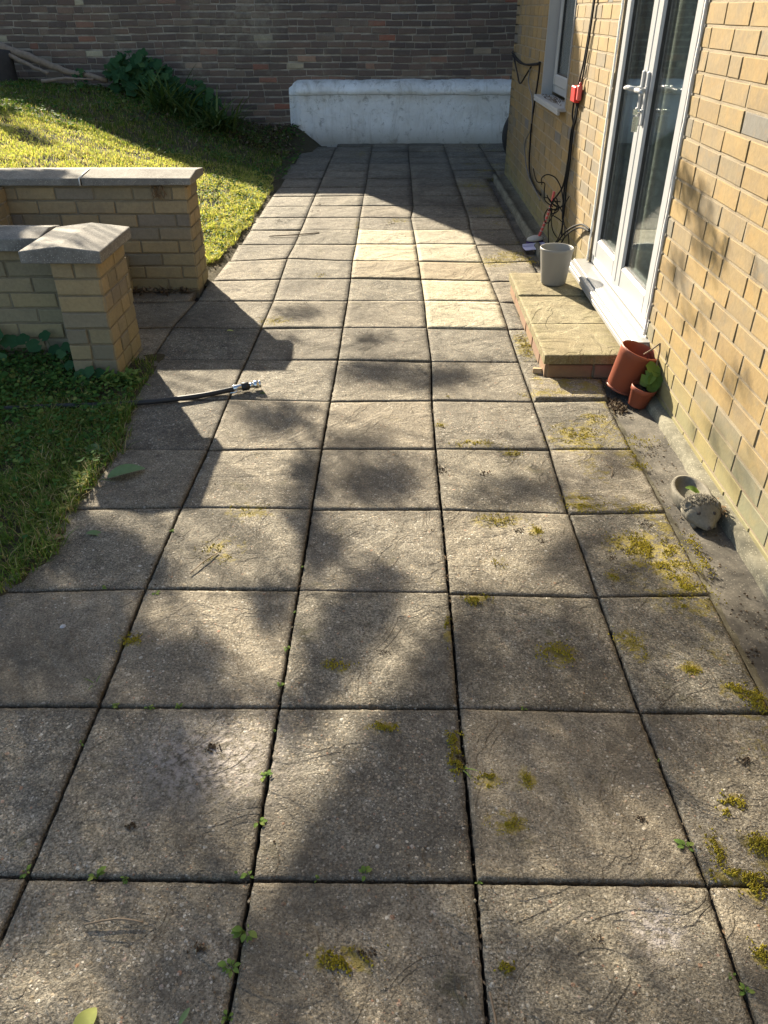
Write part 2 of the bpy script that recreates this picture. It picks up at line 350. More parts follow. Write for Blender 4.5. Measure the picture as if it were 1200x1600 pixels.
M['bark'] = plain('pale_bark', (0.24, 0.185, 0.14), 0.9, var=0.5, scale=25, bump=0.9)
M['dark_bark'] = plain('dark_bark', (0.05, 0.042, 0.038), 0.95, var=0.5, scale=14, bump=1.0)
M['stone'] = plain('pale_stone', (0.42, 0.30, 0.17), 0.9, var=0.3, scale=30, bump=0.5)
M['roof'] = plain('slate_roof', (0.10, 0.10, 0.11), 0.7, var=0.3)
M['inside'] = plain('room_wall', (0.10, 0.10, 0.10), 0.9)
def leaf_mat(name, stops, trans=0.35, rough=0.75, sat=1.0):
    t = NT(name, rough); t.b.inputs['Specular IOR Level'].default_value = 0.12; rn = t.rnd()
    c = t.ramp(rn, stops)
    c = t.mix(0.35, c, t.ramp(t.noise(40, 3), [(0.3, 0.35), (0.7, 0.65)]), 'OVERLAY')
    t.col(c)
    tr = t.n('ShaderNodeBsdfTranslucent'); g = t.mix(1.0, c, (1.0, 1.0, 0.55), 'MULTIPLY'); t.l(g, tr.inputs[0])
    mx = t.n('ShaderNodeMixShader'); mx.inputs[0].default_value = trans
    t.l(t.b.outputs[0], mx.inputs[1]); t.l(tr.outputs[0], mx.inputs[2]); t.l(mx.outputs[0], t.out.inputs[0])
    return t.mat
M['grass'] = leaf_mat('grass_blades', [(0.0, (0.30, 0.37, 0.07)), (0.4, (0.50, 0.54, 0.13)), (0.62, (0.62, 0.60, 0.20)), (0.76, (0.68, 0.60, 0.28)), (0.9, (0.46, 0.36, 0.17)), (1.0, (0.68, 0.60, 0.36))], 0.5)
M['shade_grass'] = leaf_mat('shade_toned_grass_blades', [(0.0, (0.07, 0.14, 0.025)), (0.45, (0.12, 0.20, 0.035)), (0.75, (0.19, 0.22, 0.05)), (0.9, (0.32, 0.26, 0.12)), (1.0, (0.45, 0.37, 0.20))], 0.35)  # shaded copy of the bank grass, rear shade put into its darker colour
M['clover'] = leaf_mat('ground_cover_leaves', [(0.0, (0.03, 0.085, 0.02)), (0.5, (0.06, 0.14, 0.03)), (0.85, (0.10, 0.18, 0.035)), (1.0, (0.22, 0.24, 0.07))], 0.3)
M['bush'] = leaf_mat('dark_lobed_leaves', [(0.0, (0.025, 0.075, 0.03)), (0.6, (0.045, 0.11, 0.045)), (1.0, (0.08, 0.15, 0.05))], 0.25)
M['strap'] = leaf_mat('strap_leaves', [(0.0, (0.03, 0.07, 0.02)), (0.6, (0.07, 0.12, 0.03)), (1.0, (0.16, 0.20, 0.07))], 0.25)
M['weed'] = leaf_mat('fresh_weed_leaves', [(0.0, (0.112, 0.195, 0.045)), (0.6, (0.176, 0.270, 0.063)), (1.0, (0.272, 0.330, 0.090))], 0.45)
M['moss'] = leaf_mat('moss_cushions', [(0.0, (0.22, 0.18, 0.022)), (0.4, (0.36, 0.30, 0.035)), (0.8, (0.50, 0.42, 0.06)), (1.0, (0.12, 0.10, 0.03))], 0.3, 0.95)
M['fallen'] = leaf_mat('fallen_green_leaf', [(0.0, (0.12, 0.20, 0.09)), (1.0, (0.16, 0.24, 0.11))], 0.2, 0.4)
M['yellow_leaf'] = leaf_mat('yellow_green_leaf', [(0.0, (0.42, 0.47, 0.14)), (1.0, (0.50, 0.52, 0.18))], 0.4)
M['brown_leaf'] = leaf_mat('dead_leaf', [(0.0, (0.16, 0.09, 0.05)), (0.5, (0.24, 0.17, 0.10)), (1.0, (0.34, 0.26, 0.17))], 0.15)
M['litter'] = leaf_mat('leaf_litter', [(0.0, (0.05, 0.035, 0.022)), (0.6, (0.12, 0.085, 0.055)), (0.9, (0.22, 0.17, 0.11)), (1.0, (0.36, 0.31, 0.22))], 0.1, 0.9)
M['tree_leaf'] = leaf_mat('tree_leaves', [(0.0, (0.05, 0.10, 0.02)), (1.0, (0.09, 0.15, 0.03))], 0.3)
# glass: clear double glazing that mirrors a little
t = NT('glazing', 0.02)
gl = t.n('ShaderNodeBsdfGlossy'); gl.inputs['Roughness'].default_value = 0.03; gl.inputs['Color'].default_value = (0.95, 0.98, 1, 1)
tp = t.n('ShaderNodeBsdfTransparent'); tp.inputs[0].default_value = (0.93, 0.95, 0.94, 1)
ge = t.n('ShaderNodeNewGeometry'); dt = t.n('ShaderNodeVectorMath', operation='DOT_PRODUCT'); t.l(ge.outputs['Incoming'], dt.inputs[0]); t.l(ge.outputs['Normal'], dt.inputs[1])
co_ = t.math('SUBTRACT', 1.0, t.math('ABSOLUTE', dt.outputs['Value'])); fr_ = t.math('MULTIPLY_ADD', t.math('POWER', co_, 5.0), 0.95, 0.042)
k_ = t.math('MULTIPLY', fr_, 0.9, clamp=True)
mx = t.n('ShaderNodeMixShader'); t.l(k_, mx.inputs[0]); t.l(tp.outputs[0], mx.inputs[1]); t.l(gl.outputs[0], mx.inputs[2]); t.l(mx.outputs[0], t.out.inputs[0])
M['glass'] = t.mat
t = NT('net_curtain', 0.95)
n1 = t.vor(38, vec=None); n2 = t.noise(16, 4, 0.6)
t.col(t.mix(t.ramp(n1, [(0.25, 0), (0.5, 1)]), (0.42, 0.43, 0.40), t.mix(n2, (0.15, 0.16, 0.15), (0.48, 0.485, 0.46))))
M['curtain'] = t.mat
MEAS = {(-2, 0): (-0.729, 0.888), (-2, 1): (-0.731, 1.339), (-2, 2): (-0.739, 1.803), (-2, 3): (-0.736, 2.252), (-2, 4): (-0.729, 2.67), (-2, 5): (-0.733, 3.139), (-2, 6): (-0.725, 3.602), (-2, 7): (-0.721, 4.049), (-2, 8): (-0.717, 4.52), (-2, 9): (-0.73, 4.96), (-2, 10): (-0.742, 5.444), (-1, 0): (-0.279, 0.884), (-1, 1): (-0.282, 1.339), (-1, 2): (-0.281, 1.8), (-1, 3): (-0.282, 2.243), (-1, 4): (-0.282, 2.684), (-1, 5): (-0.28, 3.122), (-1, 6): (-0.276, 3.604), (-1, 7): (-0.277, 4.06), (-1, 8): (-0.276, 4.521), (-1, 9): (-0.279, 4.974), (0, 0): (0.166, 0.886), (0, 1): (0.164, 1.341), (0, 2): (0.167, 1.792), (0, 3): (0.167, 2.246), (0, 4): (0.166, 2.686), (0, 5): (0.169, 3.137), (0, 6): (0.184, 3.581), (0, 7): (0.178, 4.051), (0, 8): (0.179, 4.521), (0, 9): (0.172, 4.947), (0, 10): (0.166, 5.363), (0, 11): (0.159, 5.825), (0, 12): (0.149, 6.254), (0, 13): (0.136, 6.671), (1, 0): (0.623, 0.883), (1, 1): (0.608, 1.331), (1, 2): (0.604, 1.774), (1, 3): (0.601, 2.221), (1, 4): (0.612, 2.678), (1, 5): (0.613, 3.119), (1, 6): (0.612, 3.574), (1, 7): (0.615, 4.033), (1, 8): (0.619, 4.498), (1, 9): (0.612, 4.906), (1, 10): (0.604, 5.332), (1, 11): (0.598, 5.806), (1, 12): (0.594, 6.274), (-3, 6): (-1.201, 3.6), (-3, 7): (-1.206, 4.068), (-3, 8): (-1.174, 4.519)}
SHADE = ['333333333333333333333333333333333333333333333333333333333333333333333333333333333333333335555555555555558888888888888888888',
 '333333333333333333333333333333333333333333333333333333333333333333333333333333333333333335555555555555558888888888888888888',
 '333333333333333333333333333333333333333333333333333333333333333333333333333333333333333335555555555555588888888888888888888',
 '333333333333333333333333333333333333333333333333333333333333333333333333333333333333333335555555555555588888888888888888888',
 '333333333333333333333333333333333333333333333333333333333333333333333333333333333333333335555555555555888888888888888888888',
 '333333333333333333333333333333333333333333333333333333333333333333333333333333333333333335555555555555888888888888888888888',
 '333333333333333333333333333333333333333333333333333333333333333333333333333333333333333335555555555558888888888888888888888',
 '333333333333333333333333333333333333333333333333333333333333333333333333333333333333333335555555555558888888888888888888888',
 '333333333333333333333333333333333333333333333333333333333333333333333333333333333333333335555555555588888888888888888888888',
 '333333333333333333333333333333333333333333333333333333333333333333333333333333333333333335555555555588888888888888888888888',
 '333333333333333333333333333333333333333333333333333333333333333333333333333333333333333335555555555888888888888888888888888',
 '333333333333333333333333333333333333333333333333333333333333333333333333333333333333333335555555555888888888888888888888888',
 '333333333333333333333333333333333333333333333333333333333333333333333333333333333333333335555555558888888888888888888888888',
 '333333333333333333333333333333333333333333333333333333333333333333333333333333333333333335555555588888888888888888888888888',
 '333333333333333333333333333333333333333333333333333333333333333333333333333333333333333335555555588888888888888888888888888',
 '333333333333333333333333333333333333333333333333333333333333333333333333333333333333333335555555888888888888888888888888888',
 '333333333333333333333333333333333333333333333333333333333333333333333333333333333333333335555555888888888888888888888888888',
 '333333333333333333333333333333333333333333333333333333333333333333333333333333333333333335555558888888888888888888888888888',
 '333333333333333333333333333333333333333333333333333333333333333333333333333333333333333335555558888888888888888888888888888',
 '333333333333333333333333333333333333333333333333333333333333333333333333333333333333333335555588888888888888888888888888888',
 '333333333333333333333333333333333333333333333333333333333333333333333333333333333333333335555588888888888888888888888888888',
 '111111111111111111111111111111114444444444444444444444444444444444444444444444444444444445555888888888888888888888888888888',
 '111111111111111111111111111111114444444444444444444444444444444444444444444444444444444445555888888888888888888888888888888',
 '111111111111111111111111111111114444444444444444444444444444444444444444444444444444444445558888888888888888888888888888888',
 '111111111111111111111111111111114444444444444444444444444444444444444444444444444444444445558888888888888888888888888888888',
 '111111111111111111111111111111114444444444444444433333444444433344444444444444444444444445588888888888888888888888888888888',
 '111111111111111111111111111111114444444444456654322223344446532334444444444444444444444445588888888888888888888888888888888',
 '111111111111111111111111111111113333333344566654321123333345321233444444444443333444444445888888888888888888888888888888888',
 '111111111111111111111111111111113333333334455444322223333333321233344555554444333333333335888888888888888888888888888888888',
 '111111111111111111111111111111113333333333344444433333333333322233444555556665433333333338888888888888888888888888888888888',
 '111111111111111111111111111111113333333333333444444443322222222345555555556776543333333338888888888888888888888888888888888',
 '111111111111111111111111111111113333333333333333333336221112233455555555556666543333333338888888888888888888888888888888888',
 '111111111111111111111111111111113333333333333333333359422112233444555555444554433333333338888888888888888888888888888888888',
 '111111111111111111111111111111113333333333333333333359521111223344344445554444433333333338888888888888888888788888888888888',
 '111111111111111111111111111111113333333333333333334459721111112344334455555555443333333338888888888888888887788888888888888',
 '111111111111111111111111111111113333333333333333334458831111111244334455555555554333333338888888888888888887788888888888888',
 '111111111111111111111111111111113333333333333333334558952211001244333344555445554333333338888888888888888876788888888888888',
 '111111111111111111111111111111113333333333333322236777973221001234433333443345555433333338888888888888888876888888888888888',
 '111111111111111111111111111111113333333333333222247886895321001234333333333334555433333338888888888888888866888888888888888',
 '111111111111111111111111111111113333333333332222348985897321111234333333333333455433333338888888888888888867888888888888888',
 '111111111111111111111111111111113333333333332222347885588521111234333333333333344433333338888888888888888777888888888888888',
 '111111111111111111111111111111113333333333333222347874479832111234333333333333334333333338888888888888888777788888888888888',
 '111111111111111111111111111111113333333333333333345654359952111123433333333333333333333338888888888888888776788888888888888',
 '111111111111111111111111111111113333333333333333334543227983111113433333333333444433333338888888888878888765677788888888888',
 '111111111111111111111111111111113333333333333223334443114896211112333333333334555443333338888888888878888755666788888888888',
 '111111111111111111111111111111113333332333332222344564101798421112333333333344555544333338888888888778888644555678888888888',
 '111111111111111111111111111111113333222223322122356676001488631123333323333344555543333338888888888678888644554678888888888',
 '111111111111111111111111111111113332222223221122467776100258842223332212233444555552344448888888887578887544444578888888888',
 '111111111111111111111111111111113322222222222123467776101137972223332111123444444552134448888888886578887444434578888888888',
 '111111111111111111111111111111113322222223322234676567211125983223332111123444333443124448888888885588886444433578888888888',
 '111111111111111111111111111111113222222223344567775368410013896223333211223443333344224448888878875588886444433578888888888',
 '111111111111111111111111111111113322222233456788874259510002598433333322234443333344334448888878865688786444434578888888888',
 '111111111111111111111111111111113322222334568889863248610001489733433333344444333344444448888768865787886445434688888888888',
 '111111111111111111111111111111113333333334567888852237730001379854444444444444433444444448888668855786886555444688888888888',
 '111111111111111111111111111111114333333223456777652236871012369964544444443334444444444448888578755876886565445788888888888',
 '111111111111111111111111111111114443322222345666653345883122358985555555543223345555554448887578756876876666556788888888888',
 '111111111111111111111111111111114433222222345667765455784222368986666544454322345666555558886578657866877776567888888888888',
 '111111111111111111111111111111114432222222356778876665464322478887777753344432345777655558885578667867767777667888888888888',
 '111111111111111111111111111111114322222223457788888764245544688887788864223444446787665558875678668757767887778888888888888',
 '111111111111111111111111111111113221122234567889988752235667888787888886322356667888765558865677678657657888788888888888888',
 '111111111111111111111111111111113221122345677889988742136778888777889988532236888887665558855677678667557888888888888888888',
 '111111111111111111111111111111113222223455678889888631246788888777889998753224688887665558855677788566557888888888888888888',
 '111111111111111111111111111111113322234556677888887522256778888777888988875333468776666668856677787565558888888888888888888',
 '111111111111111111111111111111114333345566677888887422456678887777888888877544446666666668766687886665568888888888888888888',
 '111111111111111111111111111111115444555666677788886333566677777777788888877544445666666668765688886665568888888888888888888',
 '111111111111111111111111111111115555566666667788885333566666677666667777776644444566666668765688886665578888888888888888888',
 '111111111111111111111111111111116666666666667788885334666555566666544455666655445566666668765788886755688888888888888888888',
 '111111111111111111111111111111116666666666677889984334655444456665444444445565556666666668765788876755688888888888888888888',
 '111111111111111111111111111111116666666666677899984334554333345665444433334556666666666668766888877766788888888888888888888',
 '111111111111111111111111111111116666666666778899985334543222234677544333333455666667777668766888877766888888888888888888888',
 '111111111111111111111111111111116666666667778999985324543222234677764433334455555667777768767888878777888888888888888888888',
 '111111111111111111111111111111117777777777778999984224543222234678775544444555544556777778667888878778888888888888888888888',
 '111111111111111111111111111111117777777777788999984224543222234678877655555666544456788778668888888888888888888888888888888',
 '111111111111111111111111111111117777777777788899984234554333345678887766666666554445678878668888888888888888888888888888888',
 '111111111111111111111111111111117777777777778889874335655444456778887777777777654445678878678888888888888888888888888888888',
 '111111111111111111111111111111117777777777778888875345655545566788877766677777765445578888778888888888888888888888888888888',
 '111111111111111111111111111111117777777777778888875445554455667788877665666777776555677887788888888888888888888888888888888',
 '111111111111111111111111111111117777777777777777775455444445677788876555556677777666678887788888888888888888888888888888888',
 '111111111111111111111111111111117777777777777766665555444445677888876555555677777777778887888888888888888888888888888888888',
 '111111111111111111111111111111117777777777776655555555444445677888887655555677777877788888888888888888888888888888888888888',
 '111111111111111111111111111111117777777777766544445566554556777888887765566777778888888888888888888888888888888888888888888',
 '111111111111111111111111111111117777777777765433334566666667777888888877777777788888888888888888888888888888888888888888888',
 '111111111111111111111111111111117777777777654333334567777777777788898888888888888888888888888888888888888888888888888888888',
 '111111111111111111111111111111117777777777654333334567777777777788899888888888888888888888888888888888888888888888888888888',
 '111111111111111111111111111111117777777777654333334567777777777788888888888888888888888888888888888888888888888888888888888',
 '111111111111111111111111111111188888888777654433345667788777777788888888888888888888888888888888888888888888888888888888888',
 '111111111111111111111111111111188888888876555444445677888877777788888888888888888888888888888888888888888888888888888888888',
 '111111111111111111111111111111188888888876555555556778888887777788888888888888888888888888888888888888888888888888888888888',
 '111111111111111111111111111111888888888876555666667788888887777778888888888888888888888888888888888888888888888888888888888',
 '111111111111111111111111111111888888888887666777777888888877777777788888888888888888888888888888888888888888888888888888888',
 '111111111111111111111111111111888888888888777777888888887777666666677888888888888888888888888888888888888888888888888888888',
 '111111111111111111111111111111888888888888888888888888777666554444566778888888888888888888888888888888888888888888888888888',
 '111111111111111111111111111118888888888888888888888877665554443333345677888888888888888888888888888888888888888888888888888',
 '111111111111111111111111111118888888888888888888888776554433333222334567888888888888888888888888888888888888888888888888888',
 '111111111111111111111111111118888888888888888888888765433333333222223456788888888888888888888888888888888888888888888888888',
 '111111111111111111111111111118888888888888888888887765432222333322223456788888888888888888888888888888888888888888888888888',
 '111111111111111111111111111118888888888888888888887654332222333333333456778888888888888888888888888888888888888888888888888',
 '111111111111111111111111111118888888888888888888887764332222334444444556778888888888888888888888888888888888888888888888888',
 '111111111111111111111111111118888888888888888888888765433333344555555666677888888888888888888888888888888888888888888888888',
 '111111111111111111111111111118888888888888888888888776544444456667666665667888888888888888888888888888888888888888888888888',
 '888888888888888888888888888888888888888888888888888877665555667788776655567788888888888888888888888888888888888888888888888',
 '888888888888888888888888888888888888888888888888888888776667778888877665667788888888888888888888888888888888888888888888888',
 '999999999998888888888888888888888888888888888888888888877777888888887766667888888888888888888888888888888888888888888888888',
 '999999999999999999999999999999999999999999988888898888877777888888888877778888999999999998888888888888888888888888888888888',
 '999999999999999999999999999999999999999999888888889888766567888999988888888899999999999998888888888888888888888888888888888',
 '999999999999999999999999999999999999999998877677889887654456788999999988889999999999999998888888888888888888888888888888888',
 '999999999999999999999999999999999999999988765556788887544445788999999999999999999999999998888888888888888888888888888888888',
 '999999999999999999999999999999999999999988655556788887544445788999999999999999999999999998888888888888888888888888888888888',
 '999999999999999999999999999999999999999987655556789887654456788999999999999999999999999998888888888888888888888888888888888',
 '999999999999999999999999999999999999999987655556789987665566789999999999999999999999999998888888888888888888888888888888888',
 '999999999999999999999999999999999999999988766667889988776677889999999999999999999999999998888888888888888888888888888888888',
 '999999999999999999999999999999999999999998877778888998888888899999999999999999999999999998888888888888888888888888888888888',
 '999999999999999999999999999999999999999998887777888889888889999999999999999999999999999998888888888888888888888888888888888',
 '999999999999999999999999999999999999999998877666677888999999999999999999999999999999999998888888888888888888888888888888888',
 '999999999999999999999999999999999999999988766555566788999999999999999999999999999999999998888888888888888888888888888888888',
 '999999999999999999999999999999999999999887655444456778899999999999999999999999999999999998888888888888888888888888888888888',
 '999999999999999999999999999999999999999887654444445678899999999999999999999999999999999998888888888888888888888888888888888',
 '999999999999999999999999999999999999999887654444445678899999999999999999999999999999999998888888888888888888888888888888888',
 '999999999999999999999999999999999999999887654444455678999999999999999999999999999999999998888888888888888888888888888888888',
 '999999999999999999999999999999999999999887655444556788999999999999999999999999999999999998888888888888888888888888888888888',
 '999999999999999999999999999999999999999988766555667889999999999999999999999999999999999998888888888888888888888888888888888',
 '999999999999999999999999999999999999999988877767778899999999999999999999999999999999999998888888888888888888888888888888888',
 '999999999999999999999999999999999999999999888888888999999999999999999999999999999999999998888888888888888888888888888888888',
 '999999999999999999999999999999999999999999998888999999999999999999999999999999999999999998888888888888888888888888888888888',
 '999999999999999999999999999999999999999999999999999999999999999999999999999999999999999998888888888888888888888888888888888']
MOSS = [(0.747, 2.776, 0.126, 0.158, 312, 0.004), (0.983, 2.75, 0.085, 0.074, 104, 0.004), (0.848, 2.95, 0.089, 0.068, 65, 0.004), (0.461, 2.651, 0.049, 0.046, 65, 0.004), (0.318, 2.73, 0.099, 0.036, 78, 0.004), (0.2, 2.899, 0.029, 0.039, 31, 0.004), (0.662, 2.295, 0.074, 0.065, 312, 0.004), (0.919, 2.554, 0.059, 0.037, 91, 0.004), (0.918, 2.644, 0.055, 0.046, 78, 0.004), (0.359, 2.183, 0.095, 0.044, 91, 0.004), (0.797, 2.045, 0.113, 0.08, 312, 0.004), (0.864, 1.926, 0.131, 0.051, 234, 0.004), (0.847, 2.003, 0.089, 0.063, 182, 0.004), (0.881, 1.822, 0.073, 0.03, 156, 0.004), (0.864, 1.75, 0.072, 0.026, 130, 0.004), (0.968, 2.064, 0.034, 0.04, 65, 0.004), (0.864, 1.862, 0.054, 0.034, 104, 0.004), (0.246, 1.76, 0.051, 0.025, 117, 0.004), (0.44, 1.534, 0.053, 0.049, 156, 0.004), (0.651, 1.591, 0.042, 0.04, 130, 0.004), (0.664, 1.541, 0.026, 0.039, 130, 0.004), (0.778, 1.482, 0.03, 0.025, 117, 0.004), (0.87, 1.403, 0.039, 0.03, 130, 0.004), (0.913, 1.371, 0.032, 0.043, 208, 0.004), (0.154, 1.626, 0.011, 0.059, 65, 0.004), (-0.719, 1.579, 0.043, 0.029, 78, 0.004), (-0.15, 1.485, 0.056, 0.026, 65, 0.004), (-0.02, 1.28, 0.042, 0.022, 78, 0.004), (0.147, 1.243, 0.02, 0.03, 104, 0.004), (0.146, 1.178, 0.019, 0.041, 117, 0.004), (0.218, 1.126, 0.029, 0.023, 91, 0.004), (0.304, 1.127, 0.017, 0.038, 91, 0.004), (0.241, 1.017, 0.042, 0.024, 117, 0.004), (0.748, 1.073, 0.031, 0.021, 78, 0.004), (0.764, 0.973, 0.036, 0.033, 156, 0.004), (0.667, 0.958, 0.021, 0.056, 78, 0.004), (0.685, 0.902, 0.07, 0.015, 156, 0.004), (0.677, 0.752, 0.02, 0.026, 91, 0.004), (0.713, 0.875, 0.028, 0.023, 78, 0.004), (0.717, 1.064, 0.015, 0.036, 39, 0.004), (0.675, 1.876, 0.03, 0.035, 78, 0.004), (0.467, 2.115, 0.029, 0.034, 78, 0.004), (-0.659, 4.162, 0.098, 0.081, 91, 0.004), (0.741, 4.293, 0.032, 0.319, 156, 0.004), (0.671, 3.797, 0.051, 0.206, 208, 0.004), (0.762, 4.583, 0.043, 0.165, 65, 0.004), (0.78, 3.314, 0.065, 0.064, 156, 0.004), (0.893, 3.293, 0.07, 0.064, 182, 0.004), (0.701, 3.194, 0.125, 0.045, 156, 0.004), (0.668, 3.35, 0.026, 0.099, 78, 0.004), (0.876, 3.425, 0.082, 0.086, 156, 0.004), (0.822, 5.51, 0.147, 0.168, 156, 0.004), (0.675, 5.379, 0.191, 0.144, 130, 0.004), (0.937, 5.379, 0.057, 0.144, 78, 0.004), (0.02, 6.58, 0.114, 0.101, 46, 0.004), (-0.298, 6.425, 0.017, 0.298, 31, 0.004), (-0.482, 5.045, 0.055, 0.065, 20, 0.004), (0.839, 6.933, 0.239, 0.223, 78, 0.004), (0.772, 8.07, 0.206, 0.294, 52, 0.004), (-0.395, 10.067, 0.067, 0.273, 20, 0.004), (0.242, 3.171, 0.012, 0.03, 7, 0.004), (-0.09, 0.733, 0.058, 0.023, 117, 0.004), (0.206, 0.725, 0.018, 0.012, 36, 0.004), (-0.495, 2.225, 0.097, 0.068, 65, 0.004), (-0.552, 1.999, 0.09, 0.079, 52, 0.004), (0.333, 1.955, 0.022, 0.03, 26, 0.004), (1.213, 2.875, 0.035, 0.078, 78, 0.03), (0.852, 2.255, 0.098, 0.036, 78, 0.004), (0.969, 1.943, 0.026, 0.153, 104, 0.004), (1.031, 2.405, 0.025, 0.04, 26, 0.004)]
WEEDS = [ (-0.738,2.114,0.030,0,'small leafy weed in the joint at the tip of the near pier shadow'), (-0.706,1.788,0.030,0,None), (-0.871,1.808,0.022,0,None), (-0.763,1.415,0.060,1,'tuft of green grass blades in the left joint beside the shaded slab'), (-0.687,1.342,0.025,0,None), (-0.604,1.336,0.016,0,None), (-0.531,1.341,0.018,0,None), (-0.736,1.225,0.022,0,None), (-0.736,0.899,0.028,0,None), (-0.591,0.889,0.030,0,None), (-0.531,0.887,0.018,0,None), (-0.308,0.897,0.028,0,None), (-0.287,0.895,0.030,0,None), (-0.285,1.135,0.026,0,None), (-0.285,1.017,0.028,0,None), (-0.282,1.268,0.012,0,None), (-0.054,0.900,0.035,0,'leafy weed in the cross joint below the brightest sun streak'), (-0.150,0.889,0.014,0,None), (0.172,0.886,0.014,0,None), (0.159,1.160,0.075,1,'upright grass tuft in the middle joint casting a thin shadow'), (0.324,1.341,0.020,0,None), (0.606,0.964,0.032,0,'leafy weed in the right hand joint above the bottom row of slabs'), (0.612,1.188,0.014,0,None), (0.610,0.713,0.030,0,'weed with round leaves in the bottom right joint'), (0.623,0.686,0.030,0,None), (-0.273,0.784,0.035,0,'weed with toothed leaves in the joint near the bottom of the picture'), (-0.289,0.718,0.040,0,'larger round leaved weed low in the left middle joint'), (-0.282,0.635,0.035,0,None), (-0.286,1.910,0.022,0,None), (-0.288,1.552,0.018,0,None), (-0.288,1.415,0.020,0,None), (-0.283,1.704,0.014,0,None), (0.134,1.233,0.012,0,None), (-0.593,3.208,0.020,0,'tiny weed beside the metal end of the hose'), (-1.236,5.683,0.020,0,None) ]



LEAFN = 5.8
COIL = [[(0.92, 5.55, 0.559), (0.951, 5.55, 0.48), (1.003, 5.55, 0.469), (1.007, 5.55, 0.426), (1.013, 5.55, 0.377), (1.028, 5.55, 0.35), (1.078, 5.55, 0.317)], [(0.984, 5.53, 0.462), (0.979, 5.53, 0.504), (1.016, 5.53, 0.525), (1.07, 5.53, 0.504), (1.111, 5.53, 0.446), (1.125, 5.489, 0.384), (1.125, 5.477, 0.343), (1.093, 5.53, 0.304), (1.046, 5.53, 0.31)], [(1.0, 5.51, 0.385), (1.035, 5.51, 0.379), (1.074, 5.51, 0.336), (1.11, 5.51, 0.325), (1.125, 5.473, 0.338), (1.125, 5.294, 0.432)], [(1.062, 5.49, 0.318), (1.065, 5.49, 0.241), (1.084, 5.49, 0.174), (1.125, 5.49, 0.123), (1.125, 5.321, 0.159), (1.125, 5.293, 0.209), (1.125, 5.358, 0.259), (1.125, 5.485, 0.308), (1.079, 5.49, 0.362), (1.06, 5.49, 0.383)], [(1.029, 5.47, 0.322), (1.011, 5.47, 0.279), (1.022, 5.47, 0.234), (1.045, 5.47, 0.234), (1.059, 5.47, 0.262), (1.09, 5.47, 0.339), (1.079, 5.47, 0.387), (1.057, 5.47, 0.376), (1.045, 5.47, 0.333), (1.082, 5.47, 0.311), (1.108, 5.47, 0.333)], [(1.065, 5.45, 0.283), (1.12, 5.45, 0.25), (1.125, 5.253, 0.24), (1.125, 5.155, 0.204), (1.125, 5.118, 0.149)], [(1.048, 5.43, 0.32), (1.037, 5.43, 0.243), (1.042, 5.43, 0.177), (1.055, 5.43, 0.081)], [(1.121, 5.41, 0.324), (1.125, 5.406, 0.238), (1.113, 5.41, 0.154), (1.075, 5.41, 0.086)], [(1.125, 5.294, 0.432), (1.113, 5.39, 0.36), (1.076, 5.39, 0.339), (1.015, 5.39, 0.328)], [(0.995, 5.37, 0.428), (1.022, 5.37, 0.386), (1.083, 5.37, 0.343), (1.048, 5.37, 0.311), (1.027, 5.37, 0.343), (1.045, 5.37, 0.386), (1.089, 5.37, 0.385)]]
DIRT = [(0.466, 2.108, 0.034, 0.038), (0.48, 2.06, 0.021, 0.022), (0.684, 1.898, 0.023, 0.026), (0.729, 1.899, 0.023, 0.019), (0.686, 1.968, 0.016, 0.017), (0.693, 1.406, 0.023, 0.018), (0.663, 1.369, 0.016, 0.017), (0.835, 1.542, 0.021, 0.02), (0.18, 2.515, 0.024, 0.029), (0.346, 2.493, 0.028, 0.028), (0.811, 1.184, 0.021, 0.018), (-0.024, 1.535, 0.018, 0.015), (-0.424, 1.209, 0.018, 0.015), (-0.664, 6.939, 0.077, 0.101), (-0.922, 6.583, 0.073, 0.092), (-0.032, 6.468, 0.051, 0.067), (0.126, 6.695, 0.063, 0.07), (0.576, 6.358, 0.071, 0.087), (-0.658, 7.196, 0.057, 0.081), (0.414, 2.115, 0.022, 0.023), (0.529, 1.031, 0.016, 0.012), (0.252, 1.234, 0.012, 0.016), (0.384, 0.773, 0.014, 0.009), (-0.357, 0.753, 0.017, 0.01), (-0.049, 0.745, 0.03, 0.011), (0.157, 1.178, 0.015, 0.026), (0.496, 7.609, 0.071, 0.088), (0.784, 6.933, 0.065, 0.075), (0.848, 2.156, 0.025, 0.023), (-0.554, 1.005, 0.011, 0.009)]
# ------------------------------------------------------------------ terrain
HT = [(-8, 0.95), (-5.2, 0.78), (-4.4, 0.70), (-3.6, 0.60), (-3.3, 0.53), (-2.9, 0.43), (-2.6, 0.34), (-2.28, 0.25), (-1.8, 0.13), (-1.35, 0.04), (-1.15, 0.0)]
def hmound(x, y):
    """ground height of the lawn: a bank behind the far garden wall, level in front of the near one"""
    wedge = .20*sstep(-.90, -1.28, x)*sstep(9.9, 10.85, y)
    if x > -1.12: return wedge
    h = lerp_tab(HT, x)
    h += sstep(8.6, 10.6, y)*0.10*sstep(-1.3, -2.0, x)*sstep(-4.5, -2.5, x)
    h += 0.02*fbm(x*1.3, y*1.3)*sstep(-1.15, -1.8, x)
    return max(h, wedge)*sstep(4.84, 4.95, y)
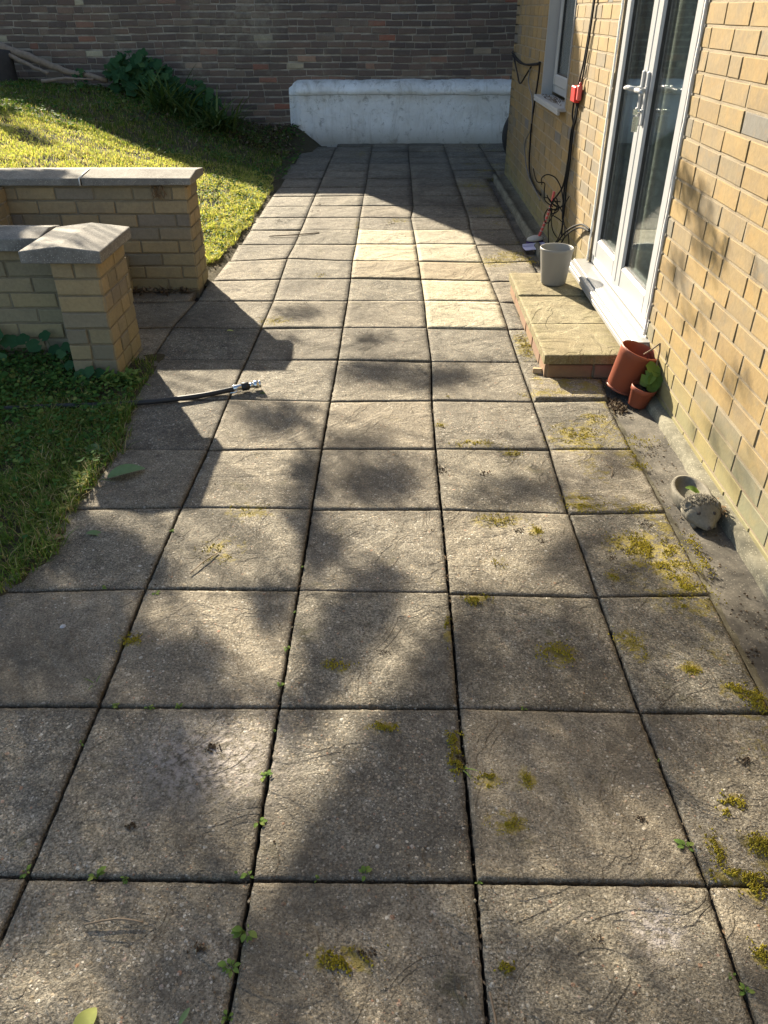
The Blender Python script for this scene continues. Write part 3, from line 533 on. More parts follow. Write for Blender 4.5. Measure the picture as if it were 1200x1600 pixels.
# one big ground sheet
g = MB(); g.add([(-60, -60, -0.045), (60, -60, -0.045), (60, 60, -0.045), (-60, 60, -0.045)], [(0, 1, 2, 3)])
tag(g.build('ground', M['soil']), kind='structure')
def sheet(x0, x1, y0, y1, step, hf):
    b = MB(); nx = max(1, int((x1-x0)/step)); ny = max(1, int((y1-y0)/step))
    vs = []
    for j in range(ny+1):
        for i in range(nx+1):
            x = x0+(x1-x0)*i/nx; y = y0+(y1-y0)*j/ny; vs.append((x, y, hf(x, y)))
    fs = [(j*(nx+1)+i, j*(nx+1)+i+1, (j+1)*(nx+1)+i+1, (j+1)*(nx+1)+i) for j in range(ny) for i in range(nx)]
    b.add(vs, fs, 0, True); return b
tag(sheet(-9, -0.87, 4.84, 11.02, 0.07, lambda x, y: (hmound(x, y)-0.012+0.012*fbm(x*9, y*9)) if x < -1.12 or hmound(x, y) > .012 else -.03).build('lawn_bank', M['turf']), kind='structure')
def lawn_edge(y):      # ragged border between front lawn and paving
    return -1.10 + 0.05*fbm(y*2.1, 4.0) + lerp_tab([(1.2, -0.22), (1.75, -0.06), (1.95, 0.03), (2.5, 0.01), (3.2, -0.03), (3.4, -0.05)], y)
tag(sheet(-4, -1.06, -1.5, 3.66, 0.03, lambda x, y: (0.002+0.008*fbm(x*7, y*7)) if x < lawn_edge(y)+.005 else -0.03).build('lawn', M['turf']), kind='structure')

# ------------------------------------------------------------------ paving
def corner(i, j):
    if (i, j) in MEAS: p = MEAS[(i, j)]; return Vector((p[0], p[1]))
    ry = random.Random(j*31+i*7)
    y = 0.885+0.449*j if j <= 12 else 6.26+0.4395*(j-12)
    if j < 0: y = 0.885+0.45*j
    return Vector((0.167+0.45*i+ry.uniform(-.003, .003), y+ry.uniform(-.003, .003)))
def riven(x, y, sx, sy, amp):
    n1 = noise.noise(Vector((x*3.3+sx, y*3.3+sy, 1.7)))
    w = noise.noise(Vector((x*5+sy, y*5+sx, 4.1)))*0.5
    n2 = noise.noise(Vector((x*8+sx+w*2, y*8+sy+w*2, 0.3)))
    n3 = noise.noise(Vector((x*23+sx, y*23+sy, 0.9)))
    return amp*(0.5*n1+0.6*n2+0.32*n3)
pav = MB()
def slab(c00, c10, c11, c01, n, mi, gap=0.005, amp=0.0042, z=0.0, thick=0.035, tilt=None, clip=None):
    sx, sy = random.uniform(0, 90), random.uniform(0, 90)
    dz = random.uniform(-0.0025, 0.0025) + z; tx, ty = (random.uniform(-.003, .003), random.uniform(-.003, .003)) if tilt is None else tilt
    cs = [Vector(c) for c in (c00, c10, c11, c01)]; ce = sum(cs, Vector((0, 0)))/4
    wob = [random.uniform(-.0015, .0015) for _ in range(8)]
    lenx = (cs[1]-cs[0]).length; leny = (cs[3]-cs[0]).length
    gx = gap/lenx; gy = gap/leny
    nx = max(2, int(n*lenx/.45)); ny = max(2, int(n*leny/.45))
    vs = []
    def P(a, b):
        a2 = gx+(1-2*gx)*a; b2 = gy+(1-2*gy)*b
        p = cs[0]*(1-a2)*(1-b2)+cs[1]*a2*(1-b2)+cs[2]*a2*b2+cs[3]*(1-a2)*b2
        return p
    for j in range(ny+1):
        for i in range(nx+1):
            a, b = i/nx, j/ny; p = P(a, b)
            e = min(min(a, 1-a)*lenx, min(b, 1-b)*leny)
            edge = -0.0022*(1-sstep(0, 0.008, e))
            x, y = p.x, p.y
            if i in (0, nx): x += 0.0018*noise.noise(Vector((y*38, sx, 0)))+.0022*noise.noise(Vector((y*110, sx, 3)))
            if j in (0, ny): y += 0.0018*noise.noise(Vector((x*38, sy, 5)))+.0022*noise.noise(Vector((x*110, sy, 8)))
            h = dz + tx*(a-.5) + ty*(b-.5) + riven(x, y, sx, sy, amp)*sstep(-0.01, 0.03, e) + edge
            vs.append((x, y, h))
    W = nx+1
    fs = [(j*W+i, j*W+i+1, (j+1)*W+i+1, (j+1)*W+i) for j in range(ny) for i in range(nx)]
    pav.add(vs, fs, mi, True)
    # skirts welded by index: add to the same island
    base = len(pav.v)-len(vs)
    rim = [j for j in range(nx+1)] + [j*W+nx for j in range(1, ny+1)] + [ny*W+i for i in range(nx-1, -1, -1)] + [j*W for j in range(ny-1, 0, -1)]
    o = len(pav.v)
    for q in rim:
        x, y, zz = pav.v[base+q]; pav.v.append((x, y, zz-thick))
    k = len(rim)
    for q in range(k):
        pav.f.append((base+rim[q], o+q, o+(q+1) % k, base+rim[(q+1) % k])); pav.m.append(mi); pav.sm.append(False)
PALE = {(0, 7): 1, (0, 8): 1, (0, 9): 2, (0, 10): 1, (0, 11): 1, (-1, 9): 2, (-1, 10): 1, (-1, 11): 1}
EDGE_X = 0.935
for j in range(-2, 23):
    for i in range(-4, 4):
        c = [corner(i, j), corner(i+1, j), corner(i+1, j+1), corner(i, j+1)]
        ymid = (c[0].y+c[2].y)/2
        n = 44 if ymid < 2.3 else 30 if ymid < 4 else 16 if ymid < 7 else 8
        if i == -4 and not (j in (6, 7)): continue
        if i == -3 and j > 7: continue
        if i == -3 and j > 7 and j < 22: continue
        if i == 1:
            if ymid < 8.5: c[1].x = EDGE_X+random.uniform(-.004, .004); c[2].x = EDGE_X+random.uniform(-.004, .004)
            if 3.36 < ymid < 4.7: c[1].x = c[2].x = 0.72
            if j == 5: pass
        if i >= 2 and ymid < 8.5: continue
        if i == 3 and ymid < 8.9: continue
        mi = PALE.get((i, j), 0); fr = sstep(3.5, 7.5, ymid)
        slab(c[0], c[1], c[2], c[3], n, mi, gap=(0.0042-.0012*fr) if mi == 0 else 0.0035, amp=(0.0045-.002*fr) if mi == 0 else 0.0045, z=0.004 if mi else 0)
# cut slabs that carry the lawn side of the far patio, broken in with soil
for j in range(9, 22):
    c = [corner(-3, j), corner(-2, j), corner(-2, j+1), corner(-3, j+1)]
    c[0].x += random.uniform(.02, .07); c[3].x += random.uniform(.02, .07)
    slab(c[0], c[1], c[2], c[3], 14, 0, z=-0.002)
# row 8 of that column meets the far pier
c = [corner(-3, 8), corner(-2, 8), corner(-2, 9), corner(-3, 9)]
c[0] = Vector((-1.17, c[0].y)); slab(c[0], c[1], c[2], c[3], 18, 0)
# flags running in between the two piers
slab((-2.6, 3.60), (-1.66, 3.60), (-1.66, 4.05), (-2.6, 4.05), 12, 0)
slab((-2.6, 4.05), (-1.66, 4.05), (-1.66, 4.62), (-2.6, 4.62), 12, 0)
slab((-1.62, 4.50), (-1.21, 4.50), (-1.21, 4.70), (-1.62, 4.70), 12, 0)
# small piece under the step corner
slab((0.62, 3.13), (0.945, 3.13), (0.965, 3.36), (0.62, 3.36), 20, 0, z=0.014)
def wear_map(o, org=(0, 0)):
    me = o.data; ca = me.color_attributes.new('wear', 'FLOAT_COLOR', 'POINT'); buf = []
    for v in me.vertices:
        x, y = v.co.x+org[0], v.co.y+org[1]; m_ = 0.0
        for (a, b_, c_, d_, n_, z_) in MOSS:
            if abs(x-a) < c_*2.2+.01 and abs(y-b_) < d_*2.2+.01:
                q = ((x-a)/(c_+.008))**2+((y-b_)/(d_+.008))**2
                m_ = max(m_, math.exp(-q*.9)*min(1.0, .55+n_/260))
        if x > .45 and y < 5: m_ = max(m_, .72*sstep(.4, .93, x)*(0.5+1.1*noise.noise(Vector((x*6, y*6, 3)))))
        if x > .55 and y > 5: m_ = max(m_, .62*sstep(.5, .9, x)*(0.6+noise.noise(Vector((x*5, y*5, 3)))))
        # distance to nearest joint
        fx = abs(((x-.167)/.45+.5) % 1-.5)*.45; fy = abs(((y-.885)/.449+.5) % 1-.5)*.449
        g_ = max(0.0, 1-min(fx, fy)/.035)*(.45+.9*noise.noise(Vector((x*4, y*4, 8))))
        g_ = max(g_, .75*sstep(.1, .5, noise.noise(Vector((x*2.3, y*2.3, 21)))))
        w_ = 0.0
        for (a, b_, r1, r2, k_) in ((-.42, 1.18, .16, .11, .75), (.50, .80, .045, .05, 1.3), (-.33, 1.20, .1, .14, .4)):
            w_ = max(w_, k_*math.exp(-((x-a)/r1)**2-((y-b_)/r2)**2))
        buf += [max(0, min(1, m_)), max(0, min(.8, g_)), w_, 1.0]
    ca.data.foreach_set('color', buf)
    return o
paving = tag(pav.build('paving', [M['slab'], M['slab_pale'], M['slab_tan']]), kind='structure'); wear_map(paving)

# concrete channel between paving and house, with its raised mortar ledge
ch = sheet(0.90, 1.14, -1.2, 8.58, 0.03, lambda x, y: -0.016+0.006*fbm(x*9, y*9)+0.004*fbm(x*40, y*40)-(0.02 if y > 5.0 else 0)*sstep(4.9, 5.4, y))
tag(ch.build('drain_channel', M['channel']), kind='structure')
sh = MB()
k = 90; vs = []
for j in range(k+1):
    y = -1.2+(8.56+1.2)*j/k
    xo = 0.006*fbm(y*3, 1) + lerp_tab([(0, 1.095), (2.0, 1.108), (3.1, 1.108), (4.0, 1.08), (5.2, 1.02), (8, 1.008)], y); top = 0.022+0.005*fbm(y*6, 2)
    fr_ = sstep(4.9, 5.3, y); vs += [(xo-.004, y, -0.05), (xo, y, top-0.008), (xo+.008, y, top), (xo+.034, y, top+.003), (xo+.04, y, top+.004-.03*fr_), (1.16, y, top+0.016-.03*fr_)]
fs = [(6*j+i, 6*j+i+1, 6*(j+1)+i+1, 6*(j+1)+i) for j in range(k) for i in range(5)]
sh.add([Vector(v) for v in vs], [tuple(reversed(f)) for f in fs], 0, True)
tag(sh.build('mortar_ledge', M['ledge']), kind='structure')
# haunching strip beside the near slabs
hs = sheet(0.932, 0.972, -1.2, 3.10, 0.02, lambda x, y: -0.004+0.004*fbm(x*30, y*12)-0.02*sstep(0.955, 0.975, x+0.008*fbm(y*8, 3)))
tag(hs.build('edging_strip', M['ledge']), kind='structure')

# ------------------------------------------------------------------ brickwork
def bricks(mb, O, U, N, length, z0, z1, course=0.075, bl=0.215, bh=0.065, depth=0.011, openings=(), jit=0.0012, off=0.5, bond='s', seed=1, dj=.0022, ch=.0035, wav=0.0):
    rg = random.Random(seed); O = Vector(O); U = Vector(U); N = Vector(N)
    nrow = int(round((z1-z0)/course))
    for r in range(nrow):
        za = z0+r*course+0.005; zb = za+bh
        pos = -rg.uniform(0, .02) - (0.1125 if r % 2 else 0.0) + off*0.0
        while pos < length:
            L = bl
            if bond == 'f':
                L = bl if int(rg.random()*2) else 0.1025
            elif bond == 'h': L = (bl if rg.random() < .82 else 0.1)*rg.uniform(.93, 1.05)
            elif bond == 'r' and rg.random() < 0.07: L = 0.1025
            a, b = max(pos, 0.0), min(pos+L, length); pos += L+0.010
            if b-a < 0.02: continue
            segs = [(a, b)]
            for (u0, u1, w0, w1) in openings:
                if zb > w0+.01 and za < w1-.01:
                    ns = []
                    for (p, q) in segs:
                        if q <= u0 or p >= u1: ns.append((p, q)); continue
                        if p < u0: ns.append((p, u0-0.001))
                        if q > u1: ns.append((u1+0.001, q))
                    segs = ns
            for (p, q) in segs:
                if q-p < 0.015: continue
                d = depth+rg.uniform(-dj, dj); c = ch
                j = lambda: rg.uniform(-jit, jit)
                wz = wav*noise.noise(Vector((p*.7, za*.9, 3)))+.35*wav*noise.noise(Vector((p*5, za*9, 8)))
                quad = [(p, za+wz), (q, za+wz), (q, zb+wz), (p, zb+wz)]
                back = [O+U*(x)+Vector((0, 0, z)) for x, z in quad]
                cs = [(x+j(), z+j()) for x, z in quad]
                mid = [O+U*x+Vector((0, 0, z))+N*(d-c+rg.uniform(-.0012, .0012)) for x, z in cs]
                cx, cz = (p+q)/2, (za+zb)/2+wz
                fr = [O+U*(x+(c if x < cx else -c))+Vector((0, 0, z+(c if z < cz else -c)))+N*(d+rg.uniform(-.0012, .0012)) for x, z in cs]
                vs = back+mid+fr
                fs = []
                for k in range(4):
                    k2 = (k+1) % 4
                    fs += [(k, k2, 4+k2, 4+k), (4+k, 4+k2, 8+k2, 8+k)]
                fs.append((8, 9, 10, 11))
                mb.add(vs, fs)
def panels(mb, O, U, N, length, z0, z1, thick, openings=()):
    """mortar backing as boxes round the openings; front face at O"""
    O = Vector(O); U = Vector(U); N = Vector(N)
    def bx(a, b, c, d):
        if b-a < 1e-4 or d-c < 1e-4: return
        vs = []
        for w in (0, thick):
            for (x, z) in ((a, c), (b, c), (b, d), (a, d)): vs.append(O+U*x+Vector((0, 0, z))-N*w)
        mb.add(vs, [(0, 1, 2, 3), (7, 6, 5, 4), (0, 4, 5, 1), (1, 5, 6, 2), (2, 6, 7, 3), (3, 7, 4, 0)])
    xs = 0.0
    for (u0, u1, w0, w1) in sorted(openings):
        bx(xs, u0, z0, z1); bx(u0, u1, z0, w0); bx(u0, u1, w1, z1); xs = u1
    bx(xs, length, z0, z1)

# ---- the house
HX = 1.150; HY0, HY1 = -1.3, 8.72; HZ = 2.75
FX = HX-0.011
house = empty('house', (1.3, 4, 0), 'yellow brick house wall with white door and window along the right of the patio', 'house')
DO = (3.405, 4.655); WI = (5.87, 6.84)     # door and window along y
DZ = (0.19, 2.22); WZ = (0.885, 1.95)
# u runs from far corner towards the viewer so that the face normal is -x
O = (HX, HY1, 0); U = (0, -1, 0); N = (-1, 0, 0); LEN = HY1-HY0
ops = [(HY1-DO[1], HY1-DO[0], DZ[0]-.02, DZ[1]), (HY1-WI[1], HY1-WI[0], WZ[0]-.02, WZ[1])]
b = MB(); bricks(b, O, U, N, LEN, -0.03, HZ-.03, openings=ops, seed=5, bond='r', depth=.0030, dj=.0008, ch=.0022, bh=.0655, bl=.216)
b2 = MB()
bricks(b, (HX, HY1, 0), (1, 0, 0), (0, 1, 0), 5.0, -0.03, HZ-.03, seed=6)     # gable return, out of sight round the corner
panels(b2, O, U, N, LEN, -0.03, HZ, 0.2, ops)
b2.box(HX, HX+5, HY1-0.2, HY1, -0.03, HZ)
wall = b.build('brick_skin', M['yellow_brick'], house)
b2.build('mortar', M['mortar'], house)
bb = MB(); bb.box(HX+0.21, HX+1.9, HY0, HY1-.21, HZ-0.02, HZ+.1); bb.box(HX+1.7, HX+1.8, HY0, HY1-.21, -.03, HZ-.03); bb.box(HX+0.21, HX+1.69, HY0, HY1-.21, 0.0, 0.03)
bb.build('room', M['inside'], house)
rf = MB(); rf.add([(HX-.3, HY0, HZ), (HX-.3, HY1+.3, HZ), (HX+2.6, HY1+.3, HZ+1.7), (HX+2.6, HY0, HZ+1.7), (HX+5.5, HY1+.3, HZ), (HX+5.5, HY0, HZ),
     (HX-.3, HY0, HZ+.12), (HX-.3, HY1+.3, HZ+.12), (HX+2.6, HY1+.3, HZ+1.85), (HX+2.6, HY0, HZ+1.85), (HX+5.5, HY1+.3, HZ+.12), (HX+5.5, HY0, HZ+.12)],
     [(0, 1, 2, 3), (3, 2, 4, 5), (6, 9, 8, 7), (9, 11, 10, 8), (0, 6, 7, 1), (1, 7, 8, 2), (2, 8, 10, 4), (4, 10, 11, 5), (0, 3, 9, 6), (3, 5, 11, 9)])
rf.build('roof', M['roof'], house, fixn=True)

def frame_rect(mb, x0, x1, y0, y1, z0, z1, w, wb=None, bev=0.004):
    wb = w if wb is None else wb
    mb.box(x0, x1, y0, y0+w, z0, z1, bev=bev); mb.box(x0, x1, y1-w, y1, z0, z1, bev=bev)
    mb.box(x0+.0015, x1-.0015, y0+w-.004, y1-w+.004, z0, z0+wb, bev=bev); mb.box(x0+.0015, x1-.0015, y0+w-.004, y1-w+.004, z1-w, z1, bev=bev)
# patio doors
XD = HX+0.012
door = empty('patio_door', (XD, 4.03, 0.19), None, None); door.parent = house; door.location = Vector((XD, 4.03, 0.19))-house.location
f = MB(); frame_rect(f, XD, XD+0.07, DO[0]+.003, DO[1]-.003, 0.195, DZ[1]-.003, 0.048, 0.05); f.build('door_frame', M['upvc'], door)
mid = 4.05
def sealed_pane(par, x, y0, y1, z0, z1):
    s = MB(); frame_rect(s, x-.004, x+.028, y0-.004, y1+.004, z0-.004, z1+.004, 0.010, bev=0.001); s.build('seal', M['seal'], par)
    g_ = MB(); g_.box(x+.004, x+.009, y0+.004, y1-.004, z0+.004, z1-.004); g_.box(x+.020, x+.024, y0+.004, y1-.004, z0+.004, z1-.004); g_.build('pane', M['glass'], par)
for (a, bb_, hand) in ((mid+.001, DO[1]-.052, 1), (DO[0]+.052, mid-.001, -1)):
    lf = MB()
    w = 0.082
    x0, x1 = XD-.012, XD+.052
    frame_rect(lf, x0, x1, a, bb_, 0.247, DZ[1]-.054, w, 0.10, bev=0.008)
    # stepped inner bead
    frame_rect(lf, x0+.008, x1-.008, a+w-.012, bb_-w+.012, 0.247+.088, DZ[1]-.054-w+.012, 0.018, bev=0.005)
    lo = lf.build('door_leaf', M['upvc'], door)
    # pane and seal as sub-parts
    ya, yb = a+w+.004, bb_-w-.004
    sealed_pane(lo, x0+.016, ya, yb, 0.353, DZ[1]-.054-w-.004)
    hy = mid + (0.041 if hand > 0 else -0.041)
    hd = MB()
    hd.box(x0-.012, x0+.001, hy-.014, hy+.014, 0.99, 1.21, bev=.005)
    zc = 1.135
    hd.tube([(x0-.01, hy, zc), (x0-.045, hy, zc), (x0-.055, hy+.012*hand, zc+.002), (x0-.056, hy+.05*hand, zc+.003), (x0-.054, hy+.115*hand, zc-.004)], [.011, .011, .011, .010, .007], 10)
    hd.tube([(x0-.010, hy, 1.05), (x0-.018, hy, 1.05)], .009, 10)
    hd.build('handle', M['upvc'], lo)
    if hand < 0:
        kk = MB(); kk.tube([(x0-.018, hy, 1.05), (x0-.030, hy, 1.05)], .006, 8); kk.box(x0-.052, x0-.028, hy-.0015, hy+.0015, 1.035, 1.06, bev=.001)
        for q in range(3):
            kk.box(x0-.048+q*.006, x0-.034+q*.006, hy-.003-q*.004, hy-.0005-q*.004, 0.965, 1.03, bev=.001)
        kk.build('key', M['metal'], lo)
# beads of sealant round the door
for (yy, sg) in ((DO[0], -1), (DO[1], 1)):
    s = MB()
    pts = [(FX+0.002+.002*fbm(z*9, yy), yy+sg*(-0.001+0.004*fbm(z*14, yy+3)), z) for z in [0.2+0.03*i for i in range(67)]]
    s.tube(pts, [0.006+0.002*fbm(p[2]*22, 7) for p in pts], 6)
    s.build('sealant', M['silicone'], door)
t_ = MB(); t_.box(1.045, XD+0.06, 3.33, 4.73, 0.158, 0.184, bev=.005); t_.box(1.075, XD+0.02, 3.335, 4.725, 0.1845, 0.192, bev=.003); t_.box(1.047, 1.058, 3.332, 4.728, 0.135, 0.1575, bev=.002)
t_.build('threshold', M['dirty_sill'], door)
# window
XW = HX+0.075
win = empty('window', (XW, 6.35, 0.885), None, None); win.parent = house; win.location = Vector((XW, 6.35, 0.885))-house.location
f = MB(); frame_rect(f, XW, XW+.07, WI[0]+.002, WI[1]-.002, 0.905, WZ[1]-.003, .06, .062)
frame_rect(f, XW-.012, XW+.04, WI[0]+.050, WI[1]-.050, 0.955, WZ[1]-.05, .062, .075, bev=.008)
f.build('frame', M['upvc'], win)
sealed_pane(win, XW+.006, WI[0]+.115, WI[1]-.115, 1.034, WZ[1]-.116)
for (ya_, yb_) in ((WI[1]-.001, WI[1]+.012), (WI[0]-.012, WI[0]+.001)):
    f = MB(); f.box(FX+.001, XW-.001, ya_, yb_, .885, WZ[1]); f.build('reveal', M['upvc'], win)
f = MB(); f.box(1.092, XW+.01, WI[0]-.03, WI[1]+.05, 0.862, 0.884, bev=.004); f.box(1.094, 1.112, WI[0]-.028, WI[1]+.048, 0.842, 0.8615, bev=.003); f.build('window_sill', M['upvc'], win)
f = MB()
for q in range(90):
    y = random.gauss(6.35, .22); x = random.uniform(1.12, XW-.005); L = random.uniform(.01, .05); a = random.uniform(-.5, .5)+1.57
    if not (WI[0]+.02 < y < WI[1]-.02): continue
    f.tube([(x, y, .887), (x+L*.3*math.cos(a), y+L*math.sin(a), .892), (x+L*.5*math.cos(a), y+L*1.3*math.sin(a), .888)], .0016, 4)
tag(f.build('window_debris', M['litter']), 'scraps of dry brown twig and leaf lying along the white window sill', 'debris', kind='stuff')
# net curtains in the room
def curtain(y0, y1, z0, z1, x, name, lab):
    c_ = MB(); n_ = int((y1-y0)/.012); vs = []
    for i in range(n_+1):
        y = y0+(y1-y0)*i/n_; xx = x+.014*math.sin(y*52)+.008*math.sin(y*23+1)
        vs += [(xx, y, z0), (xx, y, z1)]
    c_.add(vs, [(2*i, 2*i+1, 2*i+3, 2*i+2) for i in range(n_)], 0, True)
    o = c_.build(name, M['curtain']); tag(o, lab, 'curtain'); return o
curtain(3.44, 4.62, 0.24, 2.2, HX+.11, 'net_curtain', 'grey patterned net curtain hanging behind the glass of the patio doors')
curtain(6.45, 6.80, 0.93, 1.93, HX+.20, 'curtain', 'plain pale curtain drawn to the far side of the small window')

# ---- step in front of the doors
step = empty('door_step', (0.9, 4.0, 0), 'low step of sandy riven slabs on red bricks below the patio doors', 'step')
b = MB(); bricks(b, (0.715, 4.66, 0), (0, -1, 0), (-1, 0, 0), 1.27, -0.005, 0.07, seed=3, depth=.012, jit=.002)
bricks(b, (0.715, 3.39, 0), (1, 0, 0), (0, -1, 0), 0.37, -0.005, 0.07, seed=9, depth=.012, jit=.002)
b.build('brick_riser', M['red_brick'], step)
b = MB(); b.box(0.715, 1.10, 3.39, 4.66, -.02, 0.0745); b.build('core', M['mortar'], step)
save = pav; ys = [3.362, 3.795, 4.250, 4.690]
for q in range(3):
    pav = MB(); slab((0.688, ys[q]), (1.128, ys[q]), (1.128, ys[q+1]), (0.688, ys[q+1]), 34, 0, gap=.0035, amp=.006, z=0.116, thick=.040, tilt=(0, 0))
    sl = pav.build('step_slab', M['step_slab'], step); ca = sl.data.color_attributes.new('wear', 'FLOAT_COLOR', 'POINT'); bf = []
    for v in sl.data.vertices:
        X_, Y_ = v.co.x+.9, v.co.y+4.0; e_ = max(1-(X_-.688)/.07, 1-(Y_-3.36)/.07, (X_-.93)/.14, 0); bf += [min(1, e_*.9+.15), 0, 0, 1]
    ca.data.foreach_set('color', bf)
pav = save

# ---- white rendered dwarf wall in front of the back wall
w = MB(); nx = 120; prof = [(0.0, -0.05), (0.0, .02), (0.0, .15), (0.0, .3), (0.002, .45), (0.003, .555), (-0.010, .57), (-0.008, .60), (0.004, .635), (0.035, .672), (.075, .70), (.12, .71), (.16, .712)]
vs = []
for i in range(nx+1):
    x = -1.33+(4.6)*i/nx if i > 0 else -1.33
    for (d, z) in prof:
        rr = sstep(-1.33, -1.20, x)
        yy = 10.885+d+(1-rr)*0.10 + .014*fbm(x*2.2, z*3)+.006*fbm(x*9, z*9)
        zz = z*(0.93+.07*rr) + (.012*fbm(x*3, 1)+.006*fbm(x*13, 2))*(1 if z > .5 else .3)
        vs.append((x, yy, zz))
K = len(prof)
w.add(vs, [(i*K+j, (i+1)*K+j, (i+1)*K+j+1, i*K+j+1) for i in range(nx) for j in range(K-1)], 0, True)
o = w.build('rendered_wall', M['render']); tag(o, 'low white rendered wall with a rounded top standing against the old brick wall', 'wall')
# ---- old brick back wall
bw = empty('boundary_wall', (-1, 11.1, 0), 'tall dark old brick wall closing the far end of the garden', 'wall')
b = MB(); bricks(b, (-9, 11.02, 0), (1, 0, 0), (0, -1, 0), 14, 0.0, 1.80, seed=12, bond='h', jit=.007, depth=.006, bh=.055, bl=.207, wav=.022)
b.build('old_bricks', M['old_brick'], bw)
b = MB(); b.box(-9, 5, 11.02, 11.24, -.05, 1.80); b.build('mortar', M['old_mortar'], bw)
b = MB()
# ---- neighbour's house, hidden behind the wall: its shadow falls over the far end
nb = empty('neighbouring_house', (0.5, 13, 0), 'plain brick house standing behind the old garden wall, shading the far patio', 'house')
b = MB(); b.box(-2.22, 6, 11.35, 15, 0, 3.62); b.build('wall', M['old_brick'], nb)
b = MB()
b.add([(-2.22, 11.35, 3.62), (-2.22, 15, 3.62), (-1.9, 15, 4.36), (-1.9, 11.35, 4.36), (6, 15, 4.5), (6, 11.35, 4.5), (6, 15, 3.62), (6, 11.35, 3.62)],
      [(0, 1, 2, 3), (3, 2, 4, 5), (0, 3, 5, 7), (1, 6, 4, 2), (0, 7, 6, 1), (7, 5, 4, 6)]); b.build('roof', M['roof'], nb, fixn=True)

# ---- garden walls with piers
def cap_mesh(mb, x0, x1, y0, y1, z0, zs, zr, axis):
    """twice-weathered coping: vertical sides to zs, ridge at zr along the axis"""
    if axis == 'y':
        xm = (x0+x1)/2
        vs = [(x0, y0, z0), (x1, y0, z0), (x1, y0, zs), (xm, y0, zr), (x0, y0, zs), (x0, y1, z0), (x1, y1, z0), (x1, y1, zs), (xm, y1, zr), (x0, y1, zs)]
    else:
        ym = (y0+y1)/2
        vs = [(x0, y1, z0), (x0, y0, z0), (x0, y0, zs), (x0, ym, zr), (x0, y1, zs), (x1, y1, z0), (x1, y0, z0), (x1, y0, zs), (x1, ym, zr), (x1, y1, zs)]
    mb.add([Vector(v)+Vector([random.uniform(-.002, .002) for _ in range(3)]) for v in vs], [(0, 1, 2, 3, 4), (9, 8, 7, 6, 5), (1, 0, 5, 6), (2, 1, 6, 7), (3, 2, 7, 8), (4, 3, 8, 9), (0, 4, 9, 5)])
def bevel_obj(o, wdt=.005, seg=2):
    md = o.modifiers.new('bevel', 'BEVEL'); md.width = wdt; md.segments = seg; md.limit_method = 'ANGLE'
near = empty('garden_wall', (-1.4, 3.5, 0), 'nearer low brick garden wall with a broad ridged pier cap, beside the hose', 'wall')
b = MB()
bricks(b, (-1.488, 3.374, 0), (1, 0, 0), (0, -1, 0), 0.2, -0.06, 0.54, seed=21, depth=.006, bond='f', jit=.002)
bricks(b, (-1.288, 3.374, 0), (0, 1, 0), (1, 0, 0), 0.37, -0.06, 0.54, seed=22, depth=.006, bond='f', jit=.002)
bricks(b, (-7, 3.661, 0), (1, 0, 0), (0, -1, 0), 5.50, -0.06, 0.54, seed=23, depth=.006, jit=.002)
bricks(b, (-1.288, 3.744, 0), (-1, 0, 0), (0, 1, 0), 0.2, -0.06, 0.54, seed=24, depth=.006, jit=.002)
b.build('brickwork', M['garden_brick'], near)
b = MB(); b.box(-1.488, -1.288, 3.374, 3.744, -.06, .539); b.box(-7, -1.489, 3.661, 3.80, -.06, .525); b.build('mortar', M['garden_mortar'], near)
b = MB(); cap_mesh(b, -1.60, -1.25, 3.333, 3.785, 0.541, 0.592, 0.612, 'y'); o = b.build('pier_cap', M['coping'], near); bevel_obj(o)
b = MB()
for q in range(7):
    cap_mesh(b, -1.602-.62*(q+1), -1.602-.62*q-.006, 3.585, 3.86, .526, .583, .606, 'x')
o = b.build('coping', M['coping'], near); bevel_obj(o)

far = empty('garden_wall', (-1.5, 4.8, 0), 'farther low brick garden wall with flat pale coping, holding back the sunlit grass bank', 'wall')
b = MB()
bricks(b, (-7, 4.716, 0), (1, 0, 0), (0, -1, 0), 5.80, 0.0, 0.60, seed=31, depth=.006, jit=.002)
bricks(b, (-1.200, 4.716, 0), (0, 1, 0), (1, 0, 0), 0.26, 0.0, 0.60, seed=32, depth=.006, bond='f', jit=.002)
b.build('brickwork', M['garden_brick'], far)
b = MB(); b.box(-7, -1.200, 4.716, 4.976, -.05, .612); b.build('mortar', M['garden_mortar'], far)
b = MB()
xs = [-1.154, -1.78, -2.40, -3.02, -3.64, -4.26, -4.88, -5.5]
for a_, c_ in zip(xs, xs[1:]):
    cap_mesh(b, c_+.006, a_, 4.668, 5.03, .6135, .652, .672, 'x')
o = b.build('coping', M['coping'], far); bevel_obj(o)
b = MB()
for (xa, xb) in ((-1.786, -1.779),):
    b.tube([(-1.783, 4.664, .615), (-1.783, 4.664, .652), (-1.783, 4.85, .674)], .004, 6)
b.build('mortar_joint', M['silicone'], far)
ret = empty('brick_pillar', (-2.35, 4.3, 0), 'short brick pillar at the left edge joining the farther garden wall', 'pillar')
b = MB(); bricks(b, (-2.245, 4.45, 0), (0, 1, 0), (1, 0, 0), .25, 0.0, .60, seed=41, depth=.006, bond='f'); bricks(b, (-2.6, 4.45, 0), (1, 0, 0), (0, -1, 0), .355, 0.0, .60, seed=42, depth=.006)
b.build('brickwork', M['garden_brick'], ret); b = MB(); b.box(-2.6, -2.245, 4.45, 4.70, -.03, .605); b.build('mortar', M['old_mortar'], ret)
stub = empty('brick_post', (-1.6, 4.4, 0), 'small mossy brick post in the gap between the two garden walls', 'post')
